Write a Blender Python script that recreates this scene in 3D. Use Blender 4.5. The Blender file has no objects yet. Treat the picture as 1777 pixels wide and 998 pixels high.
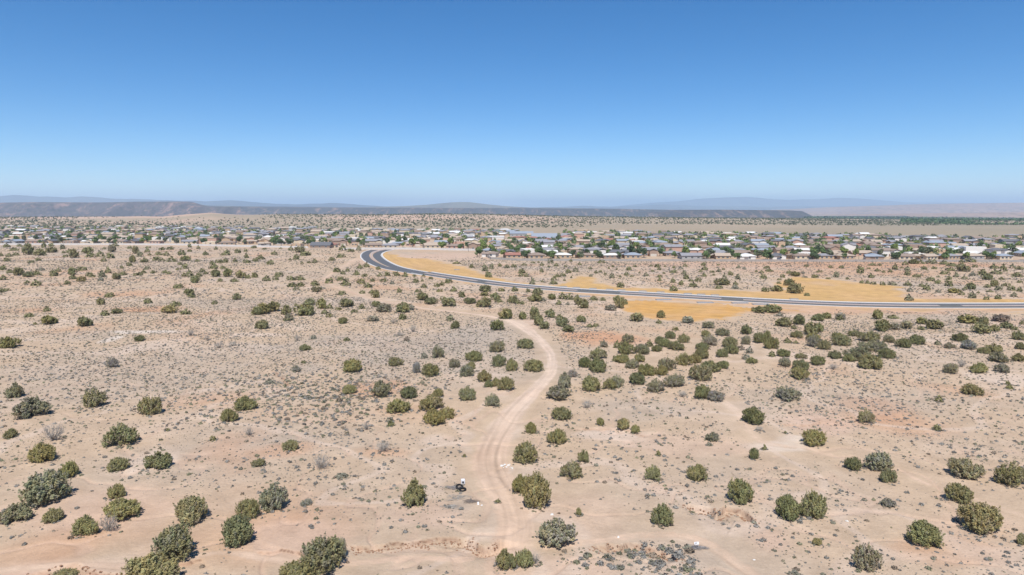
import bpy, math, random
import numpy as np

# ------------------------------------------------------------------ camera, sky, sun, exposure
SC = bpy.context.scene
COL = SC.collection
FPX, CX, CY, HORIZON = 1185.0, 888.5, 499.0, 360.0      # photo geometry (1777 x 998)
CAMH = 40.0
PITCH = math.atan((CY - HORIZON) / FPX)
cam_d = bpy.data.cameras.new('camera'); cam = bpy.data.objects.new('camera', cam_d); COL.objects.link(cam)
cam.location = (0, 0, CAMH); cam.rotation_euler = (math.pi / 2 - PITCH, 0, 0)
cam_d.sensor_width = 36; cam_d.lens = 36 * FPX / 1777; cam_d.clip_start = 1; cam_d.clip_end = 300000
SC.camera = cam
SUN_EL, SUN_AZ = math.radians(60), math.radians(183)    # sun stands high behind the camera
w = bpy.data.worlds.new('World'); SC.world = w; w.use_nodes = True
nt = w.node_tree; bg = nt.nodes['Background']
sky = nt.nodes.new('ShaderNodeTexSky'); sky.sky_type = 'NISHITA'; sky.sun_disc = False
sky.sun_elevation = SUN_EL; sky.sun_rotation = SUN_AZ; sky.altitude = 1700; sky.air_density = 0.85; sky.dust_density = 0.1; sky.ozone_density = 4.0
hs = nt.nodes.new('ShaderNodeHueSaturation'); hs.inputs['Saturation'].default_value = 1.33; nt.links.new(sky.outputs[0], hs.inputs['Color'])
nt.links.new(hs.outputs[0], bg.inputs[0]); bg.inputs[1].default_value = 0.115
sd = bpy.data.lights.new('sun', 'SUN'); sun = bpy.data.objects.new('sun', sd); COL.objects.link(sun)
sd.energy = 4.7; sd.angle = math.radians(0.53); sd.color = (1.0, 0.955, 0.89)
from mathutils import Vector
sdir = Vector((math.sin(SUN_AZ) * math.cos(SUN_EL), math.cos(SUN_AZ) * math.cos(SUN_EL), math.sin(SUN_EL)))
sun.rotation_euler = sdir.to_track_quat('Z', 'Y').to_euler(); sun.location = (0, -50, 200)
SC.view_settings.view_transform = 'Standard'; SC.view_settings.look = 'None'
SC.view_settings.exposure = 0.2; SC.view_settings.gamma = 1; SC.view_settings.use_curve_mapping = False
SC.render.engine = 'CYCLES'
SC.cycles.volume_bounces = 3; SC.cycles.max_bounces = 6; SC.cycles.transparent_max_bounces = 8
rng = np.random.default_rng(7)
random.seed(7)

# ------------------------------------------------------------------ noise
_tab = np.random.default_rng(3).random((256, 256))
def vnoise(x, y):
    xi = np.floor(x).astype(np.int64); yi = np.floor(y).astype(np.int64)
    fx = x - xi; fy = y - yi
    fx = fx * fx * (3 - 2 * fx); fy = fy * fy * (3 - 2 * fy)
    a = _tab[xi & 255, yi & 255]; b = _tab[(xi + 1) & 255, yi & 255]
    c = _tab[xi & 255, (yi + 1) & 255]; d = _tab[(xi + 1) & 255, (yi + 1) & 255]
    return (a * (1 - fx) + b * fx) * (1 - fy) + (c * (1 - fx) + d * fx) * fy
def fbm(x, y, s, o=4, seed=0.0, g=0.5):
    r = 0.0; a = 1.0; t = 0.0
    x = np.asarray(x, float); y = np.asarray(y, float)
    for i in range(o):
        k = 2.03 ** i / s
        ca, sa = math.cos(0.6 * i + 0.3), math.sin(0.6 * i + 0.3)
        r = r + a * vnoise((x * ca - y * sa) * k + 17.3 * i + seed, (x * sa + y * ca) * k + 5.1 * i + seed * 1.7)
        t += a; a *= g
    return r / t * 2 - 1
def sstep(a, b, x):
    t = np.clip((np.asarray(x, float) - a) / (b - a), 0, 1); return t * t * (3 - 2 * t)

# ------------------------------------------------------------------ pixel <-> place
cp, sp_ = math.cos(PITCH), math.sin(PITCH)
def raydir(px, py):
    u = (np.asarray(px, float) - CX) / FPX; v = (CY - np.asarray(py, float)) / FPX
    return u, cp + v * sp_, -sp_ + v * cp
def flat(px, py, z=0.0):
    dx, dy, dz = raydir(px, py)
    t = (z - CAMH) / dz
    return dx * t, dy * t
def zpix(py, Y):
    _, dy, dz = raydir(0, py); return CAMH + dz / dy * Y
def to_px(x, y, z):
    x = np.asarray(x, float); y = np.asarray(y, float); zz = np.asarray(z, float) - CAMH
    d = y * cp - zz * sp_; v = y * sp_ + zz * cp
    return CX + FPX * x / d, CY - FPX * v / d

def dist_poly(x, y, P, closed=False):
    """distance to polyline and signed side of the nearest piece"""
    x = np.asarray(x, float); y = np.asarray(y, float)
    best = np.full(x.shape, 1e9); side = np.zeros(x.shape); along = np.zeros(x.shape)
    n = len(P) - (0 if closed else 1); acc = 0.0
    for i in range(n):
        ax, ay = P[i][:2]; bx, by = P[(i + 1) % len(P)][:2]
        ex, ey = bx - ax, by - ay; L2 = ex * ex + ey * ey + 1e-9; L = math.sqrt(L2)
        t = np.clip(((x - ax) * ex + (y - ay) * ey) / L2, 0, 1)
        qx = x - ax - t * ex; qy = y - ay - t * ey
        d = np.hypot(qx, qy); m = d < best
        best = np.where(m, d, best); side = np.where(m, np.sign(ex * qy - ey * qx), side)
        along = np.where(m, acc + t * L, along); acc += L
    return best, side, along
def inside(x, y, P):
    x = np.asarray(x, float); y = np.asarray(y, float); r = np.zeros(x.shape, bool)
    n = len(P)
    for i in range(n):
        ax, ay = P[i]; bx, by = P[(i + 1) % n]
        c = ((ay > y) != (by > y)) & (x < (bx - ax) * (y - ay) / ((by - ay) if by != ay else 1e-9) + ax)
        r ^= c
    return r
def smooth_curve(P, n=6):
    P = [np.array(p, float) for p in P]; out = []
    for i in range(len(P) - 1):
        p0 = P[max(i - 1, 0)]; p1 = P[i]; p2 = P[i + 1]; p3 = P[min(i + 2, len(P) - 1)]
        for k in range(n):
            t = k / n
            out.append(0.5 * ((2 * p1) + (-p0 + p2) * t + (2 * p0 - 5 * p1 + 4 * p2 - p3) * t * t + (-p0 + 3 * p1 - 3 * p2 + p3) * t ** 3))
    out.append(P[-1]); return out
def fpoly(pts): return [tuple(float(v) for v in flat(*p[:2])) for p in pts]

# ------------------------------------------------------------------ plan of the place (from the photo, dropped on the ground)
ROAD_C = fpoly([(676, 433.4), (664, 436.2), (655.5, 440), (654, 444.5), (660, 451), (670, 457), (684, 463), (700, 467.5), (722, 472), (744, 476.5),
          (794, 484.8), (845, 492.5), (890, 498), (950, 503), (1007, 507.2), (1133, 514.3), (1240, 520.5), (1330, 525.5), (1400, 528.8), (1479, 531.6), (1560, 533.2),
          (1631, 533.7), (1777, 533.5), (1950, 531.5), (2300, 527)])
OUT_C = fpoly([(650, 434.0), (640, 437), (634.8, 441.5), (634.8, 446.5), (640, 452), (650, 457.5), (662, 462.3), (680, 467.3), (700, 471.2), (722, 475.2), (744, 478.8)])
ROAD = smooth_curve(ROAD_C, 5)
OUTR = smooth_curve(OUT_C, 5)
TRACK = [(900, 1040, 44), (878, 975, 36), (890, 935, 34), (893, 900, 30), (880, 860, 31), (858, 820, 34), (851, 790, 31), (860, 758, 26), (885, 715, 22), (915, 685, 15),
         (942, 660, 12), (956, 640, 10), (957, 615, 8), (945, 595, 8), (925, 578, 9), (900, 562, 14), (870, 553, 7), (800, 543, 5), (740, 536, 6),
         (690, 530, 6), (640, 520, 5), (610, 510, 5), (575, 496, 4)]
TRACK2 = [(575, 496, 3.5), (565, 483, 3), (578, 473, 3), (596, 463, 3), (610, 454, 3.5), (628, 446, 4)]
TRACK3 = [(1250, 690, 12), (1283, 715, 12), (1300, 742, 12), (1330, 765, 12), (1400, 772, 11), (1470, 790, 10), (1540, 800, 9), (1600, 830, 9), (1660, 850, 9), (1720, 870, 9), (1790, 895, 9)]
TRACK4 = [(890, 950, 18), (960, 945, 13), (1040, 938, 10), (1110, 925, 13), (1190, 925, 14), (1250, 950, 18), (1330, 1010, 20)]
TRACK5 = [(890, 945, 20), (800, 965, 13), (700, 965, 14), (600, 975, 16), (470, 968, 14), (380, 958, 10), (250, 985, 14), (120, 980, 14), (-20, 990, 16)]
def track_world(T):
    S = smooth_curve(T, 4); out = []
    for p in S:
        x, y = flat(p[0], p[1]); out.append((float(x), float(y), float(p[2]) * float(y) / FPX))
    return out
TRACKS = [track_world(t) for t in (TRACK, TRACK2, TRACK3, TRACK4, TRACK5)]
# eroded banks: (pixel line, height of the step in metres); the low side is towards the camera
BANKS = [([(30, 1003), (90, 985), (125, 977), (150, 985), (175, 994), (215, 997)], 0.9),
         ([(300, 983), (330, 975), (350, 968)], 0.3),
         ([(440, 957), (490, 953), (520, 960), (560, 968)], 0.35),
         ([(600, 946), (640, 945), (700, 938), (750, 933), (790, 930), (815, 935)], 0.6),
         ([(816, 928), (822, 938), (840, 950), (858, 944), (866, 934)], 1.1),
         ([(1028, 950), (1060, 943), (1085, 943), (1110, 940), (1135, 947), (1160, 955), (1185, 965)], 0.85),
         ([(1184, 869), (1210, 873), (1235, 877), (1245, 885), (1262, 875), (1285, 879), (1300, 889), (1311, 899)], 1.1),
         ([(225, 536), (250, 537), (282, 535)], 0.7), ([(660, 489), (690, 492), (715, 492)], 0.5),
         ([(1085, 498), (1100, 502)], 0.7), ([(885, 486), (900, 489), (915, 490)], 0.7), ([(880, 510), (905, 512), (925, 514)], 0.6),
         ([(470, 640), (482, 646), (495, 658), (505, 668)], 0.35), ([(1345, 733), (1400, 733), (1428, 727)], 0.35), ([(985, 740), (1050, 737), (1100, 742), (1130, 755)], 0.3)]
BANKW = [([tuple(q) for q in smooth_curve(fpoly(p), 4)], h) for p, h in BANKS]

def bank_terms(x, y):
    """height carved by the banks, and how much of the cut face shows"""
    z = np.zeros(x.shape); face = np.zeros(x.shape)
    for P, hh in BANKW:
        A = np.array(P); x0, y0 = A.min(0) - 14; x1, y1 = A.max(0) + 14
        m = (x > x0) & (x < x1) & (y > y0) & (y < y1)
        if not m.any(): continue
        xx, yy = x[m], y[m]
        s = max(1.0, float(A[:, 1].mean()) / 90.0)
        wob = fbm(xx, yy, 1.6 * s, 3, 4.0) * 0.55 * s
        d, side, al = dist_poly(xx, yy, P)
        L = sum(math.dist(P[i], P[i + 1]) for i in range(len(P) - 1))
        endf = sstep(0, 0.12, al / L) * (1 - sstep(0.88, 1, al / L))
        low = -side if A[-1, 0] > A[0, 0] else side                # + towards the camera
        t = d * low + wob
        drop = sstep(-0.18 * s, 0.30 * s, t) * np.exp(-np.clip(t, 0, None) / (2.2 * s))
        z[m] -= hh * drop * endf
        face[m] = np.maximum(face[m], np.exp(-((t - 0.05 * s) / (0.16 * s)) ** 2) * endf)
    return z, face

RIDGE_PX = np.array([-600, 0, 130, 250, 285, 330, 370, 395, 420, 480, 600, 760, 850, 1000, 1200, 1500, 1800, 2400], float)
RIDGE_Y = np.array([378, 378.5, 378.0, 375.5, 376.5, 372.5, 370.2, 372.5, 374.5, 373.5, 372.8, 371.5, 371.8, 376, 379, 383, 384, 384], float)
def terrain_smooth(x, y):
    x = np.asarray(x, float); y = np.asarray(y, float)
    r = np.hypot(x, y)
    z = fbm(x, y, 260, 2, 1.0) * 1.1 * sstep(60, 200, r) * (1 - sstep(430, 520, r))
    z = z - 89 * sstep(1300, 12000, r) ** 0.72 * (r > 1300)
    yy = np.maximum(y, 1.0); px = CX + FPX * x / yy * 1.0
    zt = zpix(np.interp(px, RIDGE_PX, RIDGE_Y), 2500.0)
    k = np.exp(-((y - 2500) / 620.0) ** 2) * (y > 0)
    z = z * (1 - k) + zt * k
    return z
def terrain(x, y, face=False):
    x = np.atleast_1d(np.asarray(x, float)); y = np.atleast_1d(np.asarray(y, float))
    z = terrain_smooth(x, y); r = np.hypot(x, y)
    near = np.ones(x.shape)
    m = (r > 240) & (r < 720)
    if m.any():
        dd, _, _ = dist_poly(x[m], y[m], ROAD); d2, _, _ = dist_poly(x[m], y[m], OUTR)
        near[m] = sstep(9, 26, np.minimum(dd, d2))
    amp = (1 - sstep(450, 520, r)) * sstep(30, 70, r) * near
    rid = 1 - np.abs(fbm(x, y, 46, 3, 9.0)) * 2
    z = z + amp * (fbm(x, y, 55, 4, 2.0) * 0.9 + np.clip(rid, -1, 1) * -0.28 + fbm(x, y, 7, 3, 5.0) * 0.13 * (1 - sstep(200, 330, r)))
    z = z - amp * .16 * sstep(.88, .98, 1 - np.abs(fbm(x, y + 3 * fbm(x, y, 9, 2, 38.0), 13, 3, 37.0)) * 2) * (1 - sstep(150, 260, r))
    far = sstep(1500, 2200, r)
    z = z + far * (fbm(x, y, 420, 4, 3.0) * 4.5 * (0.3 + 0.7 * (1 - sstep(3500, 6000, r))))
    mb = (r < 420)
    fc = np.zeros(x.shape)
    if mb.any():
        zb, f = bank_terms(x[mb], y[mb]); z[mb] += zb; fc[mb] = f
    return (z, fc) if face else z
def ground_at(px, py):
    px = np.atleast_1d(np.asarray(px, float)); py = np.atleast_1d(np.asarray(py, float))
    dx, dy, dz = raydir(px, py); z = np.zeros(px.shape)
    for i in range(14):
        t = (z - CAMH) / dz; x = dx * t; y = dy * t
        z = z * 0.4 + terrain(x, y) * 0.6
    t = (z - CAMH) / dz
    x = dx * t; y = dy * t
    return x, y, terrain(x, y)

# ------------------------------------------------------------------ mesh and object helpers
def mesh_np(name, V, F, mats=(), col=None, smooth=False, midx=None):
    """V (n,3), F (m,k) all faces with k corners; col (n,3) per-vertex colour"""
    V = np.ascontiguousarray(V, dtype=np.float32); F = np.ascontiguousarray(F, dtype=np.int32)
    me = bpy.data.meshes.new(name); n, k = len(V), F.shape[1]
    me.vertices.add(n); me.vertices.foreach_set('co', V.ravel())
    me.loops.add(F.size); me.loops.foreach_set('vertex_index', F.ravel())
    me.polygons.add(len(F)); me.polygons.foreach_set('loop_start', np.arange(0, F.size, k, dtype=np.int32))
    me.polygons.foreach_set('loop_total', np.full(len(F), k, dtype=np.int32))
    if smooth: me.polygons.foreach_set('use_smooth', np.ones(len(F), dtype=bool))
    for m in mats: me.materials.append(m)
    if midx is not None: me.polygons.foreach_set('material_index', np.asarray(midx, dtype=np.int32))
    me.update(calc_edges=True)
    if col is not None: vcol(me, 'Col', col)
    return me
def vcol(me, name, col):
    a = me.color_attributes.new(name, 'FLOAT_COLOR', 'POINT')
    c = np.ones((len(me.vertices), 4), dtype=np.float32); c[:, :3] = col
    a.data.foreach_set('color', c.ravel())
def mesh_py(name, V, F, mats=(), midx=None, smooth=False):
    me = bpy.data.meshes.new(name); me.from_pydata([tuple(v) for v in V], [], F)
    for m in mats: me.materials.append(m)
    if midx is not None:
        for p, i in zip(me.polygons, midx): p.material_index = i
    if smooth:
        for p in me.polygons: p.use_smooth = True
    me.update(); return me
def link(name, me, parent=None, loc=(0, 0, 0), rz=0.0, sc=(1, 1, 1)):
    o = bpy.data.objects.new(name, me); COL.objects.link(o)
    o.location = loc; o.rotation_euler = (0, 0, rz); o.scale = sc
    if parent is not None: o.parent = parent
    return o
def tag(o, label=None, cat=None, group=None, kind=None):
    if label: o['label'] = label
    if cat: o['category'] = cat
    if group: o['group'] = group
    if kind: o['kind'] = kind
    return o
class MB:
    """gathers simple shapes into ONE mesh"""
    def __init__(s): s.v = []; s.f = []; s.m = []
    def add(s, V, F, mi=0):
        b = len(s.v); s.v += [tuple(v) for v in V]; s.f += [[b + i for i in f] for f in F]; s.m += [mi] * len(F)
    def box(s, x0, x1, y0, y1, z0, z1, mi=0):
        s.add([(x0, y0, z0), (x1, y0, z0), (x1, y1, z0), (x0, y1, z0), (x0, y0, z1), (x1, y0, z1), (x1, y1, z1), (x0, y1, z1)],
              [(0, 3, 2, 1), (4, 5, 6, 7), (0, 1, 5, 4), (1, 2, 6, 5), (2, 3, 7, 6), (3, 0, 4, 7)], mi)
    def tube(s, pts, rad, n=5, mi=0):
        pts = [Vector(p) for p in pts]; rings = []
        for i, p in enumerate(pts):
            d = (pts[min(i + 1, len(pts) - 1)] - pts[max(i - 1, 0)]).normalized()
            a = d.orthogonal().normalized(); b = d.cross(a)
            rings.append([p + (a * math.cos(2 * math.pi * k / n) + b * math.sin(2 * math.pi * k / n)) * rad[i] for k in range(n)])
        V = [q for r in rings for q in r]; F = []
        for i in range(len(pts) - 1):
            for k in range(n): F.append((i * n + k, i * n + (k + 1) % n, (i + 1) * n + (k + 1) % n, (i + 1) * n + k))
        F.append(tuple(range(n))[::-1]); F.append(tuple((len(pts) - 1) * n + k for k in range(n)))
        s.add(V, F, mi)
    def mesh(s, name, mats, smooth=False): return mesh_py(name, s.v, s.f, mats, s.m, smooth)

# ------------------------------------------------------------------ materials
def mat(name, color=(.5, .5, .5), rough=0.9, noise=0.0, nscale=5.0, bump=0.0, bscale=20.0, vc=False, objcol=False, randv=0.0, spec=0.2, twoside=False):
    m = bpy.data.materials.new(name); m.use_nodes = True; t = m.node_tree; N = t.nodes; L = t.links
    b = N['Principled BSDF']; b.inputs['Roughness'].default_value = rough; b.inputs['Specular IOR Level'].default_value = spec
    tc = N.new('ShaderNodeTexCoord')
    rgb = N.new('ShaderNodeRGB'); rgb.outputs[0].default_value = (*color, 1); out = rgb.outputs[0]
    def mul(a, bb, fac=1.0):
        x = N.new('ShaderNodeMix'); x.data_type = 'RGBA'; x.blend_type = 'MULTIPLY'; x.inputs[0].default_value = fac
        L.new(a, x.inputs[6]); L.new(bb, x.inputs[7]); return x.outputs[2]
    if vc:
        a = N.new('ShaderNodeAttribute'); a.attribute_name = 'Col'; out = mul(out, a.outputs['Color'])
    if objcol:
        o = N.new('ShaderNodeObjectInfo'); out = mul(out, o.outputs['Color'])
    if noise > 0:
        n = N.new('ShaderNodeTexNoise'); n.inputs['Scale'].default_value = nscale; n.inputs['Detail'].default_value = 5
        L.new(tc.outputs['Object'], n.inputs['Vector'])
        r = N.new('ShaderNodeMapRange'); r.inputs[1].default_value = 0.3; r.inputs[2].default_value = 0.7
        r.inputs[3].default_value = 1 - noise; r.inputs[4].default_value = 1 + noise
        L.new(n.outputs[0], r.inputs[0]); c = N.new('ShaderNodeCombineColor')
        for i in range(3): L.new(r.outputs[0], c.inputs[i])
        out = mul(out, c.outputs[0])
    L.new(out, b.inputs['Base Color'])
    if bump > 0:
        n2 = N.new('ShaderNodeTexNoise'); n2.inputs['Scale'].default_value = bscale; n2.inputs['Detail'].default_value = 4
        L.new(tc.outputs['Object'], n2.inputs['Vector'])
        bp = N.new('ShaderNodeBump'); bp.inputs['Strength'].default_value = 1; bp.inputs['Distance'].default_value = bump
        L.new(n2.outputs[0], bp.inputs['Height']); L.new(bp.outputs[0], b.inputs['Normal'])
    return m

def soil_mat(name, alpha=False, tint=(1, 1, 1), speck=1.0):
    """desert soil: vertex colour broken up by stones, grit, crust and bump; alpha: ragged feathered edge from the attribute 'Edge'"""
    m = bpy.data.materials.new(name); m.use_nodes = True; t = m.node_tree; N = t.nodes; L = t.links
    b = N['Principled BSDF']; b.inputs['Roughness'].default_value = 0.95; b.inputs['Specular IOR Level'].default_value = 0.1
    tc = N.new('ShaderNodeTexCoord')
    a = N.new('ShaderNodeAttribute'); a.attribute_name = 'Col'
    def noise(s, d=4, r=0.55):
        n = N.new('ShaderNodeTexNoise'); n.inputs['Scale'].default_value = s; n.inputs['Detail'].default_value = d
        n.inputs['Roughness'].default_value = r; L.new(tc.outputs['Object'], n.inputs['Vector']); return n.outputs[0]
    def rng_(v, a0, a1, b0, b1):
        r = N.new('ShaderNodeMapRange'); r.inputs[1].default_value = a0; r.inputs[2].default_value = a1
        r.inputs[3].default_value = b0; r.inputs[4].default_value = b1; L.new(v, r.inputs[0]); return r.outputs[0]
    def mix(f, A, B, mode='MIX'):
        x = N.new('ShaderNodeMix'); x.data_type = 'RGBA'; x.blend_type = mode
        if isinstance(f, float): x.inputs[0].default_value = f
        else: L.new(f, x.inputs[0])
        for s, v in ((6, A), (7, B)):
            if isinstance(v, tuple): x.inputs[s].default_value = (*v, 1)
            else: L.new(v, x.inputs[s])
        return x.outputs[2]
    c = a.outputs['Color']
    if alpha:
        e = N.new('ShaderNodeAttribute'); e.attribute_name = 'Edge'
        a2 = N.new('ShaderNodeAttribute'); a2.attribute_name = 'Col2'
        ad = N.new('ShaderNodeMath'); ad.operation = 'ADD'; L.new(e.outputs['Fac'], ad.inputs[0]); L.new(rng_(noise(0.5, 6, 0.75), 0.25, 0.75, -0.38, 0.38), ad.inputs[1])
        en = N.new('ShaderNodeMath'); en.operation = 'MULTIPLY'; L.new(rng_(ad.outputs[0], 0.3, 0.8, 0, 1), en.inputs[0]); L.new(rng_(e.outputs['Fac'], 0.02, 0.2, 0, 1), en.inputs[1])
        c = mix(en.outputs[0], c, a2.outputs['Color'])
    c = mix(rng_(noise(0.23, 6, 0.65), 0.35, 0.65, 0, 1), mix(1.0, c, (0.91, 0.89, 0.87), 'MULTIPLY'), mix(1.0, c, (1.07, 1.06, 1.05), 'MULTIPLY'))
    c = mix(rng_(noise(2.6, 5, 0.7), 0.42, 0.66, 0, 0.55 * speck), c, mix(1.0, c, (0.80, 0.79, 0.80), 'MULTIPLY'))
    # grit and stones
    for sc_, th, colr, st in ((3.3, 0.20, (0.22, 0.18, 0.15), 0.5), (7.5, 0.22, (0.26, 0.215, 0.18), 0.4), (1.7, 0.10, (0.62, 0.56, 0.50), 0.35)):
        v = N.new('ShaderNodeTexVoronoi'); v.inputs['Scale'].default_value = sc_; L.new(tc.outputs['Object'], v.inputs['Vector'])
        e = rng_(v.outputs['Distance'], th * 0.6, th, st * speck, 0)
        g = rng_(noise(sc_ * 0.09, 3), 0.42, 0.6, 0, 1)
        mm = N.new('ShaderNodeMath'); mm.operation = 'MULTIPLY'; L.new(e, mm.inputs[0]); L.new(g, mm.inputs[1])
        c = mix(mm.outputs[0], c, colr)
    L.new(c, b.inputs['Base Color'])
    hsum = N.new('ShaderNodeMath'); hsum.operation = 'ADD'
    L.new(rng_(noise(1.1, 6, 0.6), 0, 1, 0, 1.0), hsum.inputs[0]); L.new(rng_(noise(9, 3, 0.6), 0, 1, 0, 0.25), hsum.inputs[1])
    bp = N.new('ShaderNodeBump'); bp.inputs['Strength'].default_value = 0.8; bp.inputs['Distance'].default_value = 0.22
    L.new(hsum.outputs[0], bp.inputs['Height']); L.new(bp.outputs[0], b.inputs['Normal'])
    return m

M_SOIL = soil_mat('desert_soil'); M_TRACK = soil_mat('packed_sand', True, speck=0.35); M_SEED = soil_mat('ochre_hydroseed', True, speck=0.4)
M_ASPH = mat('asphalt', (0.115, 0.118, 0.125), 0.85, 0.12, 0.4, 0.004, 60)
M_CONC = mat('pale_concrete', (0.62, 0.59, 0.55), 0.85, 0.08, 1.2)
M_MEDIAN = mat('pink_gravel', (0.42, 0.34, 0.31), 0.95, 0.15, 2.0, 0.01, 30)
M_PAINT_W = mat('white_line_paint', (0.75, 0.75, 0.73), 0.7); M_PAINT_Y = mat('yellow_line_paint', (0.62, 0.42, 0.06), 0.7)
def leafy(m, f):
    t = m.node_tree; N = t.nodes; L = t.links; b = N['Principled BSDF']; tr = N.new('ShaderNodeBsdfTranslucent'); x = N.new('ShaderNodeMixShader'); x.inputs[0].default_value = f
    L.new(b.inputs['Base Color'].links[0].from_socket, tr.inputs[0]); L.new(b.outputs[0], x.inputs[1]); L.new(tr.outputs[0], x.inputs[2]); L.new(x.outputs[0], N['Material Output'].inputs[0]); return m
M_LEAF = leafy(mat('juniper_foliage', (1, 1, 1), 0.8, vc=True, objcol=True, spec=0.15), .35)
M_SAGE = leafy(mat('sage_foliage', (1, 1, 1), 0.9, vc=True, objcol=True, spec=0.1), .25)
M_BARK = mat('grey_juniper_bark', (0.21, 0.175, 0.15), 0.95, 0.3, 6)
M_DEAD = mat('weathered_dead_wood', (0.38, 0.345, 0.30), 0.95, 0.2, 5)

# ------------------------------------------------------------------ ground sheet
C_TAN = np.array((0.498, 0.374, 0.262)); C_ORANGE = np.array((0.53, 0.300, 0.180)); C_PALE = np.array((0.60, 0.475, 0.375))
C_GREY = np.array((0.415, 0.345, 0.278)); C_WHITE = np.array((0.70, 0.62, 0.54)); C_RED = np.array((0.34, 0.20, 0.13)); C_PINK = np.array((0.55, 0.395, 0.295))
C_STRAW = np.array((0.315, 0.265, 0.19))
BLOBS = [(250, 574, 70, 4, 'W', .6), (193, 587, 12, 7, 'W', .6), (252, 795, 55, 26, 'P', .8), (430, 580, 60, 5, 'P', .8), (1060, 748, 75, 13, 'P', .9), (1110, 765, 60, 10, 'P', .5),
         (1388, 758, 42, 9, 'W', .45), (1350, 770, 70, 9, 'W', .4), (878, 808, 14, 9, 'W', .7), (760, 755, 50, 12, 'P', .7), (880, 740, 40, 25, 'P', .8), (1725, 650, 60, 14, 'P', .9),
         (1430, 735, 70, 20, 'K', .8), (1040, 582, 75, 14, 'O', .9), (1100, 590, 60, 10, 'O', .5), (1527, 700, 70, 24, 'O', .7), (1560, 730, 120, 24, 'O', .4), (640, 668, 90, 16, 'O', .55), (505, 775, 60, 14, 'O', .4),
         (660, 776, 60, 12, 'O', .45), (390, 690, 60, 20, 'O', .3), (1640, 950, 120, 26, 'O', .45), (1330, 925, 70, 40, 'K', .8), (1700, 900, 120, 40, 'K', .5), (1440, 459, 420, 8, 'O', .7), (1480, 473, 200, 10, 'O', .4),
         (330, 690, 60, 18, 'O', .3), (700, 600, 260, 34, 'G', .65), (250, 640, 330, 60, 'G', .45), (1470, 690, 260, 26, 'G', .4), (480, 528, 260, 14, 'G', .5), (1110, 705, 110, 22, 'G', .5),
         (1600, 620, 200, 30, 'G', .3), (840, 585, 110, 24, 'G', .6), (350, 600, 150, 14, 'P', .3), (930, 560, 40, 12, 'K', .7), (740, 880, 90, 28, 'K', .6), (800, 870, 30, 16, 'G', .5), (1010, 890, 110, 50, 'K', .4),
         (500, 930, 150, 40, 'K', .7), (180, 880, 200, 50, 'K', .6), (90, 990, 220, 30, 'K', .7), (1000, 985, 200, 20, 'K', .6), (260, 535, 90, 5, 'O', .6), (90, 494, 50, 5, 'O', .4), (1780, 560, 90, 12, 'K', .6), (1480, 541, 250, 7, 'O', .5),
         (640, 452, 22, 10, 'K', .7), (770, 445, 130, 8, 'K', .8), (1200, 770, 130, 26, 'K', .5), (1190, 460, 200, 14, 'K', .5)]
CK = {'W': C_WHITE, 'P': C_PALE, 'O': C_ORANGE, 'G': C_GREY, 'K': C_PINK, 'R': C_RED}
def lerp(a, b, t): return a + (b - a) * t[:, None]
def soil_colour(x, y, face):
    c = np.tile(C_TAN, (len(x), 1)); r = np.hypot(x, y)
    c = lerp(c, C_GREY, np.clip(fbm(x, y, 38, 4, 11.0) * 1.2 - 0.02, 0, 1) * 0.9)
    c = lerp(c, C_ORANGE, np.clip(fbm(x, y, 26, 4, 12.0) * 1.7 - 0.35, 0, 1) * 0.65)
    c = lerp(c, C_PALE, np.clip(fbm(x, y, 20, 5, 13.0) * 1.8 - 0.35, 0, 1) * 0.75)
    ppx, ppy = to_px(x, np.maximum(y, 5), np.zeros_like(x))
    m = (y > 40) & (r < 700); idx = np.nonzero(m)[0]
    wx = fbm(x[idx], y[idx], 9, 4, 21.0); wy = fbm(x[idx], y[idx], 9, 4, 22.0)
    for bx, by, rx, ry, k, s in BLOBS:
        X, Y = flat(bx, by); Xr = rx * Y / FPX; Yr = float(abs(flat(bx, by - ry)[1] - flat(bx, by + ry)[1])) / 2
        d = np.hypot((x[idx] - X) / Xr, (y[idx] - Y) / Yr) + wx * 0.5 + wy * 0.25
        t = 1 - sstep(0.45, 1.15, d)
        c[idx] = lerp(c[idx], CK[k], t * s)
    crack = sstep(.05, .45, fbm(x, y, 0.55, 3, 33.0) + .35 * fbm(x, y, 3.0, 2, 34.0))
    c = lerp(c, C_RED, np.clip(face * (0.8 + 0.5 * fbm(x, y, 0.9, 2, 31.0)), 0, 1) * 0.75)
    c = lerp(c, np.array((.12, .065, .04)), np.clip(face * 1.6 - .35, 0, 1) * crack * .6)
    ch = 1 - np.abs(fbm(x + 4 * fbm(x, y, 12, 2, 36.0), y, 34, 3, 35.0)) * 2                  # braided run-off channels
    near_ = 1 - sstep(350, 520, r)
    c = lerp(c, C_PALE * .98, sstep(.90, .97, ch) * .55 * near_)
    ch2 = 1 - np.abs(fbm(x, y + 3 * fbm(x, y, 9, 2, 38.0), 13, 3, 37.0)) * 2
    c = lerp(c, C_PINK, sstep(.88, .97, ch2) * .4 * (1 - sstep(150, 240, r)))
    c = c * (1 + .07 * fbm(x, y, 2.2, 3, 39.0) * (1 - sstep(150, 260, r)))[:, None]
    c = lerp(c, C_STRAW, sstep(800, 1150, r) * (0.75 + 0.5 * fbm(x, y, 500, 4, 41.0)))
    c = lerp(c, C_PINK * 0.95, np.clip(sstep(1500, 2100, y) * sstep(0, 0.6, fbm(x, y, 300, 4, 42.0) + 0.3 - sstep(0, 600, x)), 0, 1))
    return np.clip(c, 0, 1)

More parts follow.
